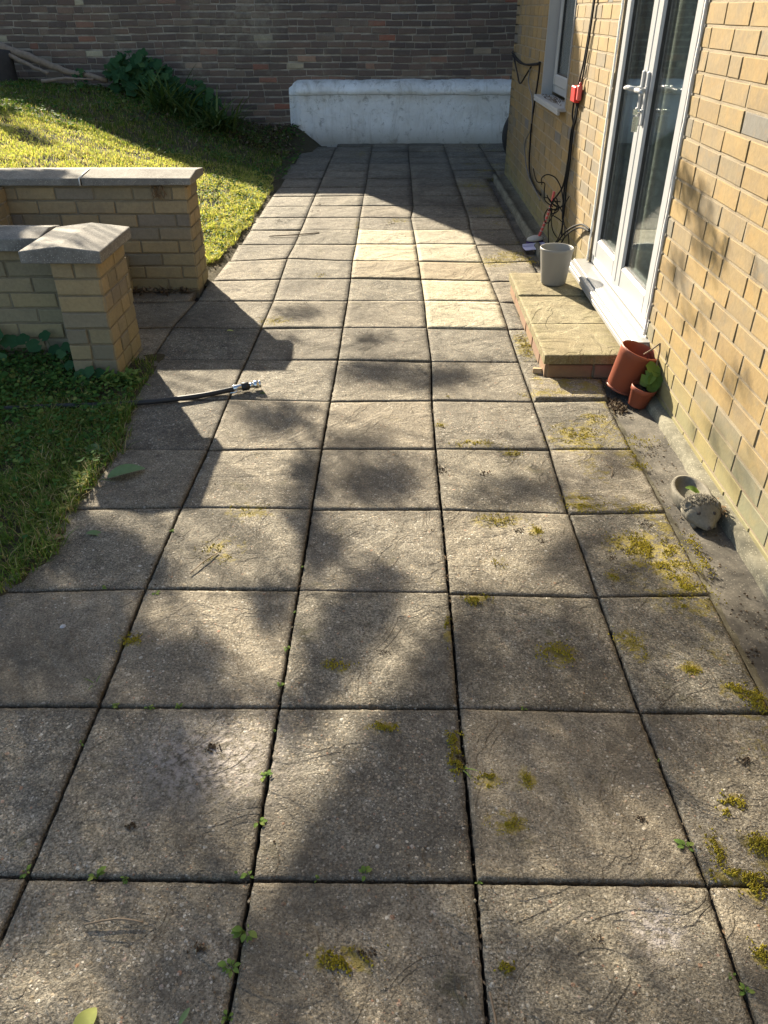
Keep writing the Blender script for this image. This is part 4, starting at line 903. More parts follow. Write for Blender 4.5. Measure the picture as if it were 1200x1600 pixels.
b = MB(); bricks(b, (-1.60, 4.50, 0), (0, 1, 0), (1, 0, 0), .2, 0.0, .225, seed=51, depth=.006, bond='f'); bricks(b, (-1.815, 4.50, 0), (1, 0, 0), (0, -1, 0), .215, 0.0, .225, seed=52, depth=.006)
b.build('brickwork', M['garden_brick'], stub); b = MB(); b.box(-1.815, -1.60, 4.50, 4.70, -.03, .224); b.build('mortar', M['mortar'], stub)
# ------------------------------------------------------------------ leaf makers
def leaf_pts(mb, base, direction, up, L, W, droop=0.3, fold=0.25, n=5, mi=0, curl=0.0, wfun=None):
    d = Vector(direction).normalized(); u = Vector(up); sd_ = d.cross(u)
    if sd_.length < 1e-3: sd_ = d.cross(Vector((1, 0, 0)))
    sd_.normalize(); u = sd_.cross(d).normalized()
    vs = []; p = Vector(base)
    for i in range(n+1):
        t = i/n; w_ = W*0.5*(wfun(t) if wfun else (math.sin(math.pi*min(1, t*.93+.05))**0.75))
        a = -droop*t + curl*t*t
        c = Vector(base)+d*(L*t*math.cos(a*.5))+u*(L*t*math.sin(a))
        vs += [c-sd_*w_+u*w_*fold, c, c+sd_*w_+u*w_*fold]
    fs = []
    for i in range(n):
        o = 3*i; fs += [(o, o+1, o+4, o+3), (o+1, o+2, o+5, o+4)]
    mb.add(vs, fs, mi, True)
def lobed(mb, c, nrm, r, lobes=5, mi=0, cup=0.15, rot=0.0, depth=.3):
    N_ = Vector(nrm).normalized(); a = N_.cross(Vector((0.3, 1, 0.2))).normalized(); b = N_.cross(a)
    n = lobes*4; vs = [Vector(c)]
    for k in range(n):
        th = 2*math.pi*k/n+rot; rr = r*(1-depth*(0.5-0.5*math.cos(lobes*2*math.pi*k/n)))
        if k == 0: rr *= .45
        vs.append(Vector(c)+(a*math.cos(th)+b*math.sin(th))*rr+N_*(cup*rr*(1 if k % 2 else .6)))
    mb.add(vs, [(0, 1+k, 1+(k+1) % n) for k in range(n)], mi, True)
def weed(loc, s, label, kind=0, seed=0, name='weed', grp='weeds in the paving joints', cat='weed'):
    rg = random.Random(seed); b = MB(); x, y, z = loc
    if kind == 0:
        for q in range(rg.randint(6, 10)):
            a = rg.uniform(0, 6.28); e = rg.uniform(.3, 1.1); L = s*rg.uniform(.5, 1)
            d = Vector((math.cos(a)*math.cos(e), math.sin(a)*math.cos(e), math.sin(e)))
            b.tube([(x, y, z-.004), Vector((x, y, z))+d*L*.6], .0009, 4)
            leaf_pts(b, Vector((x, y, z))+d*L*.5, Vector((d.x, d.y, d.z*.3)), (0, 0, 1), L*.7, L*.5, .4, .2, 3)
    else:
        for q in range(rg.randint(4, 7)):
            a = rg.uniform(0, 6.28); e = rg.uniform(.7, 1.4); L = s*rg.uniform(.6, 1.2)
            d = Vector((math.cos(a)*math.cos(e), math.sin(a)*math.cos(e), math.sin(e)))
            leaf_pts(b, (x+rg.uniform(-.004, .004), y, z-.004), d, (-d.x, -d.y, 1), L, s*.09, .9, .3, 5)
    o = b.build(name, M['weed'], loc=(x, y, z)); tag(o, label, cat, grp); return o

# ------------------------------------------------------------------ grass (stuff)
def blades(mb, n, region, hf, h0, h1, w, rg, clump=True, lean=0.5):
    x0, x1, y0, y1 = region; c = 0; tries = 0
    while c < n and tries < n*6:
        tries += 1
        x = rg.uniform(x0, x1); y = rg.uniform(y0, y1); z = hf(x, y)
        if z is None: continue
        dens = 0.5+0.9*noise.noise(Vector((x*5, y*5, 2.2)))+0.5*noise.noise(Vector((x*16, y*16, 7)))
        if clump and rg.random() > dens+.25: continue
        h = rg.uniform(h0, h1)*(0.6+0.8*max(0, dens)); a = rg.uniform(0, 6.28); le = rg.uniform(0.1, lean)*h*1.3
        dx, dy = math.cos(a), math.sin(a); px_, py_ = -dy*w/2*rg.uniform(.7, 1.3), dx*w/2
        vs = [(x-px_, y-py_, z-.006), (x+px_, y+py_, z-.006), (x+dx*le*.4+px_*.8, y+dy*le*.4+py_*.8, z+h*.6), (x+dx*le*.4-px_*.8, y+dy*le*.4-py_*.8, z+h*.6), (x+dx*le, y+dy*le, z+h*rg.uniform(.8, 1))]
        mb.add(vs, [(0, 1, 2, 3), (3, 2, 4)]); c += 1
rg = random.Random(11)
def hb(x, y):
    e = lerp_tab([(4.9, -1.24), (5.3, -1.22), (5.7, -1.2), (6.3, -1.15), (6.9, -1.17), (7.8, -1.17), (8.6, -1.25), (10, -1.25), (11, -1.3)], y)+.05*fbm(y*3, 9)
    if x > e: return None
    if x > -1.3 and y < 5.2: return None
    bare = noise.noise(Vector((x*1.1, y*1.1, 5)))+sstep(9.2, 10.3, y)*0.4*sstep(-3.6, -2.6, x)
    if bare > 0.42+rg.random()*.3: return None
    return hmound(x, y)
g1 = MB(); blades(g1, 42000, (-3.9, -1.1, 5.0, 8.5), hb, .010, .026, .0045, rg, lean=1.4)
g5 = MB(); blades(g5, 22000, (-4.9, -1.2, 8.2, 10.9), hb, .015, .04, .006, rg, lean=1.2)
blades(g1, 7000, (-1.5, -1.12, 5.1, 8.4), hb, .012, .032, .0045, rg, lean=1.3)
tag(g5.build('rear_grass', M['shade_grass']), 'thin grass at the back of the bank, coloured darker green for the shade there', 'grass', kind='stuff')
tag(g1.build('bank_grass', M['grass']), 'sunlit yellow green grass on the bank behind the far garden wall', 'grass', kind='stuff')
def hfnt(x, y):
    return 0.004 if x < lawn_edge(y)+.03*noise.noise(Vector((x*30, y*30, 1))) and y < 3.64 else None
g2 = MB(); blades(g2, 30000, (-2.2, -1.0, 1.3, 3.1), hfnt, .014, .045, .0036, rg, lean=1.6)
blades(g2, 3500, (-2.2, -1.05, 2.9, 3.6), hfnt, .015, .035, .0038, rg, lean=1.4)
blades(g2, 7000, (-2.4, -1.2, -.6, 1.35), hfnt, .014, .045, .0036, rg, lean=1.6)
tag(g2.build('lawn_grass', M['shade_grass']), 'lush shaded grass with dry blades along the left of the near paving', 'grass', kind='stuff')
# broad ground cover near the wall
g3 = MB()
def small_leaf(mb, x, y, z, r, rg, tilt=.6):
    n_ = Vector((rg.uniform(-tilt, tilt), rg.uniform(-tilt, tilt), 1)).normalized(); a = n_.cross(Vector((rg.uniform(-1, 1), rg.uniform(-1, 1), .1))).normalized(); b_ = n_.cross(a)
    vs = [Vector((x, y, z))+a*math.cos(t)*r*(1 if k % 2 else .82)+b_*math.sin(t)*r*.85 for k, t in enumerate([6.283*k/6 for k in range(6)])]
    mb.add(vs, [(0, 1, 2, 3, 4, 5)])
c = 0
while c < 8500:
    x = rg.uniform(-2.3, -1.08); y = 3.64-abs(rg.gauss(0, .62))
    if y < 1.4 or hfnt(x+.03, y) is None: continue
    if x > -1.5 and y > 3.36: continue
    if rg.random() > .55+.9*noise.noise(Vector((x*6, y*6, 8))): continue
    small_leaf(g3, x, y, rg.uniform(.012, .05), rg.uniform(.003, .012)*(1.5 if rg.random() < .08 else 1), rg); c += 1
tag(g3.build('ground_cover', M['clover']), 'dark small leaved creeping ground cover under the near garden wall', 'ground cover', kind='stuff')
g3 = MB(); g4 = MB()
for q in range(2600):
    x = rg.uniform(-1.75, -1.16); y = rg.uniform(5.05, 8.3); 
    if hb(x, y) is None: continue
    small_leaf(g3, x, y, hmound(x, y)+rg.uniform(.01, .03), rg.uniform(.006, .014), rg)
for q in range(3600):
    x = rg.uniform(-4.6, -1.1); y = rg.uniform(8.2, 10.8)
    if noise.noise(Vector((x*1.6, y*1.6, 3))) < -.12: continue
    small_leaf(g3, x, y, hmound(x, y)+rg.uniform(.01, .04), rg.uniform(.008, .022), rg)
for q in range(9000):
    x = rg.uniform(-3.9, -1.2); y = rg.uniform(5.1, 8.2)
    if hb(x, y) is None or noise.noise(Vector((x*3, y*3, 13))) < -.1: continue
    small_leaf(g4, x, y, hmound(x, y)+rg.uniform(.006, .022), rg.uniform(.004, .011), rg)
tag(g4.build('bank_clover', M['grass']), 'pale low clover mixed into the sunlit grass of the bank', 'clover', kind='stuff')
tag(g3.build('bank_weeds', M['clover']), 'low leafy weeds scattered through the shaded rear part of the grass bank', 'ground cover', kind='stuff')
# ivy and bindweed leaves at the foot of the near wall
iv = MB()
for (x, y, z, r) in [(-1.94, 3.58, .13, .05), (-1.88, 3.60, .09, .045), (-1.99, 3.56, .07, .05), (-1.80, 3.58, .11, .035), (-1.70, 3.60, .12, .034), (-1.745, 3.56, .085, .04), (-1.66, 3.58, .055, .035), (-1.535, 3.45, .12, .032), (-1.56, 3.42, .1, .028), (-1.52, 3.40, .05, .03), (-1.45, 3.33, .03, .035), (-1.40, 3.31, .055, .035), (-1.36, 3.32, .045, .03), (-1.42, 3.28, .02, .03), (-2.03, 3.5, .05, .05), (-1.90, 3.50, .04, .04)]:
    lobed(iv, (x, y, z), (rg.uniform(-.5, .5), -0.7, .9), r, 5, 0, .15, rg.uniform(0, 6), .16); iv.tube([(x, y+.02, 0), (x+.01, y+.01, z*.6), (x, y, z)], .0014, 4)
tag(iv.build('ivy', M['bush']), 'trailing ivy with rounded dark leaves climbing the base of the near garden wall', 'ivy')
b = MB()
for q in range(90):
    x = rg.gauss(-1.24, .05); y = rg.gauss(3.29, .028); a = rg.uniform(0, 6.28); z = rg.uniform(.01, .075)
    leaf_pts(b, (x, y, z), (math.cos(a), math.sin(a)*.6-.3, rg.uniform(-.1, .7)), (0, 0, 1), rg.uniform(.02, .04), rg.uniform(.012, .02), .5, .2, 3)
    b.tube([(-1.24, 3.30, 0), (x, y, z)], .001, 4)
tag(b.build('leafy_weed', M['weed']), 'bushy light green weed growing at the corner of the near brick pier', 'weed')

# ------------------------------------------------------------------ planting against the back wall
def bush(name, cx, cy, rx, ry, h, n, r0, r1, lab, seed):
    rg2 = random.Random(seed); base = hmound(cx, cy); root = empty(name, (cx, cy, base), lab, 'shrub')
    b = MB(); s = MB()
    for q in range(n):
        a = rg2.uniform(0, 6.28); k = rg2.random()**.5; e = rg2.random()
        x = cx+rx*k*math.cos(a); y = cy+ry*k*math.sin(a); z = hmound(x, y)+h*(e**.7)*(1-.55*k*k)+.03
        lobed(b, (x, y, z), (rg2.uniform(-.6, .6), rg2.uniform(-1.2, .1), rg2.uniform(.3, 1)), rg2.uniform(r0, r1), 5, 0, rg2.uniform(-.25, .25), rg2.uniform(0, 6), rg2.uniform(.2, .4))
        if q % 4 == 0: s.tube([(cx+(x-cx)*.4, cy+(y-cy)*.4, base-.02), ((cx+x)/2, (cy+y)/2, (z+base)/2), (x, y, z)], [.006, .005, .003], 5)
    b.build('foliage', M['bush'], root); s.build('stem', M['strap'], root)
bush('leafy_shrub', -3.02, 10.62, .45, .25, .46, 230, .045, .085, 'large dark green shrub with broad lobed leaves against the brick wall', 3)
bush('leafy_shrub', -2.33, 10.35, .26, .2, .36, 120, .035, .07, 'smaller lobed leaf shrub between the two strap leaved clumps', 4)
bush('seedling', -3.78, 10.55, .08, .07, .20, 16, .03, .05, 'small bright seedling plant beside the fallen branches', 5)
def strap_clump(cx, cy, n, L0, L1, lab, seed, rad=.08, grp='strap leaved clumps by the back wall'):
    rg2 = random.Random(seed); base = hmound(cx, cy); b = MB()
    for q in range(n):
        a = rg2.uniform(0, 6.28); e = rg2.uniform(.75, 1.45); L = rg2.uniform(L0, L1)
        d = Vector((math.cos(a)*math.cos(e), math.sin(a)*math.cos(e), math.sin(e)))
        p0 = (cx+rg2.gauss(0, rad), cy+rg2.gauss(0, rad*.8), base-.01)
        leaf_pts(b, p0, d, (-d.x, -d.y, .8), L, rg2.uniform(.018, .034), rg2.uniform(.3, 1.3), .2, 7, wfun=lambda t: (1-t**3)*(.6+.4*min(1, t*5)))
    o = b.build('strap_leaved_plant', M['strap'], loc=(cx, cy, base)); tag(o, lab, 'plant', grp)
strap_clump(-2.62, 10.15, 120, .36, .62, 'strap leaved plant clump in front of the large lobed leaf shrub', 8, .14)
strap_clump(-2.05, 9.85, 120, .34, .58, 'strap leaved plant clump farthest right, nearest the white wall', 9, .10)
# leaf litter on the bank and paving edges
lt = MB()
for q in range(2600):
    if rg.random() < .55: x = rg.uniform(-2.0, -1.22); y = rg.uniform(9.6, 10.98)
    else: x = rg.uniform(-4.8, -1.3); y = rg.uniform(8.8, 10.95)
    z = hmound(x, y)+rg.uniform(0, .02)
    a = rg.uniform(0, 6.28); leaf_pts(lt, (x, y, z), (math.cos(a), math.sin(a), rg.uniform(-.2, .4)), (0, 0, 1), rg.uniform(.02, .06), rg.uniform(.012, .03), rg.uniform(-.6, .6), .2, 2)
for q in range(130):
    x = rg.uniform(-1.62, -1.24); y = 4.70-abs(rg.gauss(0, .035)); a = rg.uniform(0, 6.28)
    leaf_pts(lt, (x, y, .008+rg.uniform(0, .012)), (math.cos(a), math.sin(a), rg.uniform(-.1, .4)), (0, 0, 1), rg.uniform(.02, .055), rg.uniform(.01, .02), rg.uniform(-.6, .6), .2, 2)
for q in range(260):
    x = -1.19+rg.gauss(0, .03); y = rg.uniform(4.98, 9.5); a = rg.uniform(0, 6.28)
    leaf_pts(lt, (x, y, .006), (math.cos(a), math.sin(a), rg.uniform(-.1, .3)), (0, 0, 1), rg.uniform(.01, .03), rg.uniform(.006, .014), rg.uniform(-.6, .6), .2, 2)
tag(lt.build('leaf_litter', M['litter']), 'brown leaf litter lying in drifts below the walls', 'leaf litter', kind='stuff')
# dry root clump hanging under the far coping
b = MB()
for q in range(26):
    x = -1.36+rg.gauss(0, .02); z0 = .61; pts = [(x, 4.70, z0)]
    for s_ in range(5): pts.append((pts[-1][0]+rg.uniform(-.01, .014), 4.700-rg.uniform(0, .014), pts[-1][2]-rg.uniform(.006, .02)))
    b.tube(pts, .0018, 4)
tag(b.build('dry_tendrils', M['brown_leaf']), 'tuft of dry brown tendrils hanging below the far wall coping', 'dried plant')
# fallen branches and stump
def branch(name, pts, r, lab, seed, mat='bark'):
    b = MB(); rg2 = random.Random(seed); P = []
    for (p, q) in zip(pts, pts[1:]):
        for s_ in range(5): t_ = s_/5; P.append(Vector(p)*(1-t_)+Vector(q)*t_+Vector([rg2.uniform(-.008, .008) for _ in range(3)]))
    P.append(Vector(pts[-1])); n = len(P)
    b.tube(P, [r[0]+(r[1]-r[0])*i/(n-1)+rg2.uniform(-.003, .003) for i in range(n)], 9)
    o = b.build(name, M[mat], loc=pts[0]); tag(o, lab, 'branch', 'fallen branches by the back wall')
branch('fallen_branch', [(-4.75, 10.7, 1.10), (-4.35, 10.62, .98), (-3.95, 10.6, .84), (-3.45, 10.55, .74)], (.05, .028), 'thickest of the bare fallen branches, sloping down to the right along the wall', 1)
branch('fallen_branch', [(-4.62, 10.6, 1.02), (-4.35, 10.55, .90), (-4.12, 10.5, .82)], (.028, .016), 'thin bare branch lying just under the thickest fallen branch', 2)
branch('fallen_branch', [(-4.2, 10.45, .745), (-3.9, 10.45, .765), (-3.6, 10.5, .75)], (.02, .012), 'low thin branch lying on the soil under the other branches', 3)
b = MB()
vs = []; n = 16
for i in range(9):
    t_ = i/8; z = .55+.50*t_
    for j in range(n):
        a = 6.283*j/n; r = (.26-.10*t_)*(1+.22*noise.noise(Vector((math.cos(a)*1.5, math.sin(a)*1.5, t_*2)))+.07*noise.noise(Vector((math.cos(a)*6, math.sin(a)*6, t_*5))))
        vs.append((-4.78+r*math.cos(a)+.05*t_, 10.60+r*.7*math.sin(a), z))
vs.append((-4.73, 10.6, 1.07))
b.add(vs, [(i*n+j, i*n+(j+1) % n, (i+1)*n+(j+1) % n, (i+1)*n+j) for i in range(8) for j in range(n)]+[(8*n+j, 8*n+(j+1) % n, 9*n) for j in range(n)], 0, True)
tag(b.build('tree_stump', M['dark_bark']), 'dark rounded tree stump at the left end of the back wall', 'stump')

# ------------------------------------------------------------------ moss
ms = MB()
def moss(cx, cy, rx, ry, n, z=0.004, rot=0):
    for q in range(n):
        for tr in range(4):
            dx, dy = rg.gauss(0, .5), rg.gauss(0, .5)
            x = cx+dx*rx*math.cos(rot)-dy*ry*math.sin(rot); y = cy+dx*rx*math.sin(rot)+dy*ry*math.cos(rot)
            if noise.noise(Vector((x*22, y*22, 6)))+.6*noise.noise(Vector((x*60, y*60, 2))) > -.12: break
        else: continue
        r = rg.uniform(.001, .0028); h = r*rg.uniform(.6, 1.3)
        k = 5; a0 = rg.uniform(0, 6); zz_ = z-.0005+.002*max(0, 1-math.hypot((x-cx)/(rx+.001), (y-cy)/(ry+.001)))
        vs = [(x+r*math.cos(a0+6.283*i/k), y+r*math.sin(a0+6.283*i/k), zz_-.003) for i in range(k)]
        vs.append((x+rg.uniform(-r, r)*.6, y+rg.uniform(-r, r)*.6, zz_+h*.7))
        ms.add(vs, [(i, (i+1) % k, k) for i in range(k)], 0, False)
for (a, b_, c_, d_, n_, z_) in MOSS: moss(a, b_, c_*.85, d_*.85, int(n_*1.5), z_)
tag(ms.build('moss', M['moss']), 'patches of yellow green moss growing on the paving beside the house', 'moss', kind='stuff')
# soil and grit in the joints
gr = MB()
for q in range(3800):
    i = rg.choice([-3, -2, -1, 0, 1]); 
    if rg.random() < .6: y = rg.uniform(.4, 4.5) if rg.random() < .7 else rg.uniform(4.5, 10); x = 0.167+.45*i+rg.gauss(0, .0035)
    else: y = .885+.449*rg.randint(-1, 10)+rg.gauss(0, .0035); x = rg.uniform(-1.1, .95)
    if rg.random() < .12: x += rg.gauss(0, .03); y += rg.gauss(0, .03); z = .001
    else: z = rg.uniform(-.03, -.012)
    r = rg.uniform(.0015, .004); vs = [(x+r, y, z), (x-r, y+r*.3, z), (x, y-r, z), (x, y+r, z+.001), (x+r*.2, y, z+r)]
    gr.add(vs, [(0, 3, 4), (3, 1, 4), (1, 2, 4), (2, 0, 4)])
for q in range(1500):     # crumbs in the channel
    y = rg.uniform(1.2, 8.4); x = rg.uniform(.945, 1.08)
    if noise.noise(Vector((x*6, y*4, 9))) < -.1: continue
    r = rg.uniform(.0015, .005); z = -.014-(.02 if y > 5.3 else 0)
    gr.add([(x+r, y, z), (x-r, y+r*.3, z), (x, y-r, z), (x, y+r, z+.001), (x+r*.2, y, z+r)], [(0, 3, 4), (3, 1, 4), (1, 2, 4), (2, 0, 4)])
for (a, b_, c_, d_) in DIRT:
    for q in range(34):
        x = rg.gauss(a, c_*.45); y = rg.gauss(b_, d_*.45); r = rg.uniform(.001, .0038); z = .0025
        gr.add([(x+r, y, z-.003), (x-r, y+r*.3, z-.003), (x, y-r, z-.003), (x, y+r, z-.002), (x+r*.2, y, z+r*.6)], [(0, 3, 4), (3, 1, 4), (1, 2, 4), (2, 0, 4)])
for q in range(900):      # scraps of dead leaf fallen into the joints
    i = rg.choice([-3, -2, -2, -1, -1, 0, 0, 1]); y = rg.uniform(.4, 3.5) if rg.random() < .7 else rg.uniform(3.5, 7)
    if noise.noise(Vector((i*3, y*5, 4))) < -.1: continue
    x = .167+.45*i+rg.gauss(0, .004); a = rg.uniform(0, 6.28)
    leaf_pts(gr, (x, y, -.012+rg.uniform(0, .008)), (math.cos(a)*.3, math.sin(a), rg.uniform(-.2, .3)), (0, 0, 1), rg.uniform(.005, .016), rg.uniform(.003, .006), .3, .2, 2)
for q in range(260):      # dark crumb heap at the broken corner by the pots
    x = rg.gauss(.975, .018); y = rg.gauss(3.10, .035); r = rg.uniform(.003, .009); z = rg.uniform(-.014, -.004)
    gr.add([(x+r, y, z), (x-r, y+r*.3, z), (x, y-r, z), (x, y+r, z+.001), (x+r*.2, y, z+r)], [(0, 3, 4), (3, 1, 4), (1, 2, 4), (2, 0, 4)])
tag(gr.build('joint_grit', M['litter']), 'dark grit and crumbs of soil in the paving joints and channel', 'grit', kind='stuff')

# ------------------------------------------------------------------ weeds in joints
WL = 'tiny fresh green weed sprouting from a dark joint between the near paving slabs'
for q, (x, y, s_, k, lab) in enumerate(WEEDS):
    weed((x, y, -.004), s_*(.72 if k == 0 else .8)*(.75, 1.1, .9, .6)[q % 4], lab or WL, k, q+50)

# ------------------------------------------------------------------ pots
pot = empty('grey_plant_pot', (0.915, 4.463, .118), 'empty smooth grey plastic plant pot standing on the step', 'plant pot')
b = MB(); zb = .121
prof = [(0.0, zb), (.062, zb), (.068, zb+.004), (.071, zb+.012), (.092, zb+.196), (.0935, zb+.200), (.0925, zb+.203), (.089, zb+.203), (.0875, zb+.199), (.067, zb+.012), (0, zb+.010)]
b.lathe(prof, 48, M=Matrix.Translation((0.915, 4.463, 0))); b.build('pot_body', M['grey_pot'], pot)
b = MB(); b.lathe([(.0925, zb+.187), (.0938, zb+.190), (.0942, zb+.201), (.0925, zb+.2045), (.089, zb+.2035)], 48, M=Matrix.Translation((0.915, 4.463, 0))); b.build('rim', M['grey_pot'], pot)

tp_ = empty('terracotta_pot', (1.030, 3.24, 0), 'large empty reddish plastic plant pot leaning towards the house beside the step', 'plant pot')
TM = Matrix.Translation((1.020, 3.235, 0.012)) @ Matrix.Rotation(R(17), 4, Vector((0.25, 1, 0)).normalized())
def jagf(a, i):
    return 0
b = MB(); prof = [(0.0, 0), (.058, 0), (.064, .003), (.066, .012), (.0655, .014), (.0675, .016), (.083, .168), (.0845, .169), (.085, .186), (.0862, .188), (.0862, .197), (.083, .199), (.0815, .19), (.0805, .165), (.062, .012), (0, .01)]
b.lathe(prof, 48, M=TM); b.build('pot_body', M['terracotta'], tp_)
b = MB(); b.lathe([(.0685, .005), (.071, .006), (.071, .012), (.067, .014)], 48, M=TM); b.build('foot_ring', M['terracotta'], tp_)
b = MB()
for k in range(6): pass
vs = [TM @ Vector((.078*math.cos(a), .078*math.sin(a), z)) for a, z in [(-.35, .19), (-.1, .165), (.2, .12), (.55, .15), (.7, .185)]]
vs += [TM @ Vector((.062*math.cos(.1), .062*math.sin(.1), .17))]
b.add(vs, [(0, 1, 5), (1, 2, 5), (2, 3, 5), (3, 4, 5)]); b.build('bent_flap', M['terracotta'], tp_)
sp = empty('small_terracotta_pot', (1.06, 3.09, 0), 'small reddish plant pot of dark soil in front of the large leaning pot', 'plant pot')
SM = Matrix.Translation((1.062, 3.105, -0.008)) @ Matrix.Rotation(R(12), 4, Vector((0.3, 1, 0)).normalized())
b = MB(); b.lathe([(0, 0), (.036, 0), (.040, .004), (.050, .070), (.0535, .071), (.0545, .090), (.052, .092), (.049, .088), (.047, .068), (.038, .01), (0, .01)], 36, M=SM); b.build('pot_body', M['terracotta'], sp)
b = MB(); b.lathe([(0, .078), (.02, .080), (.04, .074), (.048, .071)], 24, M=SM, jag=lambda a, i: .005*math.sin(a*3+i)+.003*math.sin(a*7)); b.build('soil', M['soil'], sp)
pl = empty('seedling_plant', (1.09, 3.11, .07), 'young plant with broad green leaves rising from the small pot', 'plant')
b = MB(); pc = SM @ Vector((.012, .01, .075))
lv = [((1.105, 3.11, .155), (.4, -.55, .8), .040), ((1.090, 3.10, .125), (-.5, -.8, .6), .034), ((1.115, 3.09, .115), (.1, -1, .5), .036), ((1.118, 3.125, .135), (.3, -.2, .9), .03), ((1.085, 3.115, .100), (-.6, -.6, .4), .025), ((1.11, 3.085, .09), (-.2, -1, .25), .028)]
for (c_, n_, r) in lv: lobed(b, c_, n_, r, 5, 0, .2, rg.uniform(0, 6), .12)
b.build('leaf', M['weed'], pl); b = MB()
for (c_, n_, r) in lv: b.tube([pc, (Vector(pc)+Vector(c_))/2+Vector((.004, 0, .01)), c_], .0018, 5)
b.build('stem', M['weed'], pl)
b = MB(); b.tube([(1.072, 3.16, .205), (1.10, 3.15, .232), (1.125, 3.14, .262)], .0035, 6); b.tube([(1.125, 3.14, .262), (1.127, 3.135, .23), (1.122, 3.12, .17)], .0038, 6)
tag(b.build('bent_cane', M['wood']), 'short bent dry cane leaning on the rim of the large reddish pot', 'cane')
# chipped stone by the step
b = MB(); vs = []
for (x, y, z) in [(0, 0, 0), (.045, -.01, 0), (.06, .03, 0), (.01, .04, 0), (.002, .004, .022), (.042, -.004, .026), (.052, .028, .015), (.012, .034, .02)]: vs.append((.655+x, 3.435+y, z+.001))
b.add(vs, [(3, 2, 1, 0), (4, 5, 6, 7), (0, 1, 5, 4), (1, 2, 6, 5), (2, 3, 7, 6), (3, 0, 4, 7)]); o = b.build('stone_chip', M['stone']); bevel_obj(o, .003)
tag(o, 'broken chip of sandy stone lying against the near corner of the step', 'stone')

# ------------------------------------------------------------------ hedgehog planter
HC = Vector((1.040, 2.232, -.014))
hg = empty('hedgehog_planter', HC, 'cast stone hedgehog planter with an oval bowl in its back lying in the channel', 'garden ornament')
b = MB(); n = 40
def ovalring(rx, ry, z, cy=.078):
    return [Vector((rx*math.cos(6.283*k/n), cy+ry*math.sin(6.283*k/n), z))+HC for k in range(n)]
rings = [ovalring(.050, .088, 0.002), ovalring(.058, .098, .010), ovalring(.063, .104, .035), ovalring(.064, .105, .052), ovalring(.061, .102, .058), ovalring(.052, .093, .058), ovalring(.049, .090, .052), ovalring(.046, .087, .038), ovalring(.040, .080, .033)]
vs = [v for r in rings for v in r]+[HC+Vector((0, .078, .032))]
b.add(vs, [(i*n+k, i*n+(k+1) % n, (i+1)*n+(k+1) % n, (i+1)*n+k) for i in range(len(rings)-1) for k in range(n)]+[(8*n+k, 8*n+(k+1) % n, 9*n) for k in range(n)]+[tuple(range(n-1, -1, -1))], 0, True)
b.build('bowl', M['stoneware'], hg)
b = MB(); nu, nv = 28, 20; vs = []
def headp(u, v):
    # u around, v from back (0) to nose (1) along -y
    t_ = v; y = .035-.155*t_
    prof_ = lerp_tab([(0, .01), (.08, .038), (.22, .054), (.42, .060), (.58, .052), (.72, .038), (.84, .025), (.94, .016), (1, .004)], t_)
    zc = .040-.014*sstep(.35, 1, t_)
    x = prof_*1.02*math.cos(u); z = zc+prof_*.78*math.sin(u)
    if t_ > .5: # brow and cheeks
        x *= 1+.10*math.exp(-((t_-.62)/.1)**2)
    return Vector((x, y, max(z, .003)))
for j in range(nv+1):
    for i in range(nu): vs.append(HC+headp(6.283*i/nu, j/nv))
b.add(vs, [(j*nu+i, (j+1)*nu+i, (j+1)*nu+(i+1) % nu, j*nu+(i+1) % nu) for j in range(nv) for i in range(nu)], 0, True)
for (sx, yy) in ((-.030, -.062), (.034, -.060), (-.036, .0), (.038, .0)):     # paws
    b.tube([HC+Vector((sx, yy+.02, .018)), HC+Vector((sx, yy, .010)), HC+Vector((sx*1.05, yy-.018, .006))], [.014, .013, .007], 8)
b.build('head', M['stoneware'], hg)
b = MB()
for q in range(420):
    u = rg.uniform(.05, 3.09); v = rg.uniform(.0, .50)+.06*math.sin(u*1.0)
    p = headp(u, v); nn = Vector((p.x, 0.02, p.z-.035)).normalized(); 
    d = (nn+Vector((rg.uniform(-.3, .3), .55, rg.uniform(-.2, .3)))).normalized(); p = HC+p
    b.tube([p-nn*.002, p+d*rg.uniform(.006, .011)], [.0026, .0008], 5)
b.build('spines', M['stoneware'], hg)
for sx in (-1, 1):
    c_ = headp(1.57-sx*.62, .70)+HC
    b = MB(); b.lathe([(0.0, .0035), (.003, .003), (.0060, .0), (.0075, -.002)], 12, M=Matrix.Translation(c_) @ Matrix.Rotation(R(65), 4, 'X'))
    b.build('eye', M['dark_bark'], hg)
    b = MB(); e_ = headp(1.57-sx*.95, .45)+HC; nn = Vector((sx*.7, -.6, .5)).normalized()
    b.lathe([(0, .002), (.006, .002), (.010, .006), (.012, .006), (.013, .0)], 14, M=Matrix.Translation(e_) @ nn.to_track_quat('Z', 'Y').to_matrix().to_4x4()); b.build('ear', M['stoneware'], hg)
b = MB(); b.lathe([(0, .008), (.005, .006), (.0075, 0), (.005, -.006), (0, -.008)], 12, M=Matrix.Translation(HC+Vector((0, -.119, .028)))); b.build('nose', M['dark_bark'], hg)
b = MB(); leaf_pts(b, (1.03, 2.345, .030), (.75, -.45, .15), (0, 0, 1), .06, .035, .6, .5, 5)
tag(b.build('green_leaf', M['weed']), 'curled green leaf lying in the bowl of the hedgehog planter', 'leaf')
b = MB()
for q in range(26):
    a = rg.uniform(0, 6.28); leaf_pts(b, (1.103+rg.gauss(0, .008), 2.20+rg.gauss(0, .02), .03+rg.uniform(-.01, .02)), (math.cos(a), math.sin(a), rg.uniform(-.3, .6)), (0, 0, 1), .02, .008, .4, .3, 2)
tag(b.build('dry_leaf_tuft', M['brown_leaf']), 'tuft of dry reddish leaves caught between the hedgehog planter and the wall', 'dry leaves')

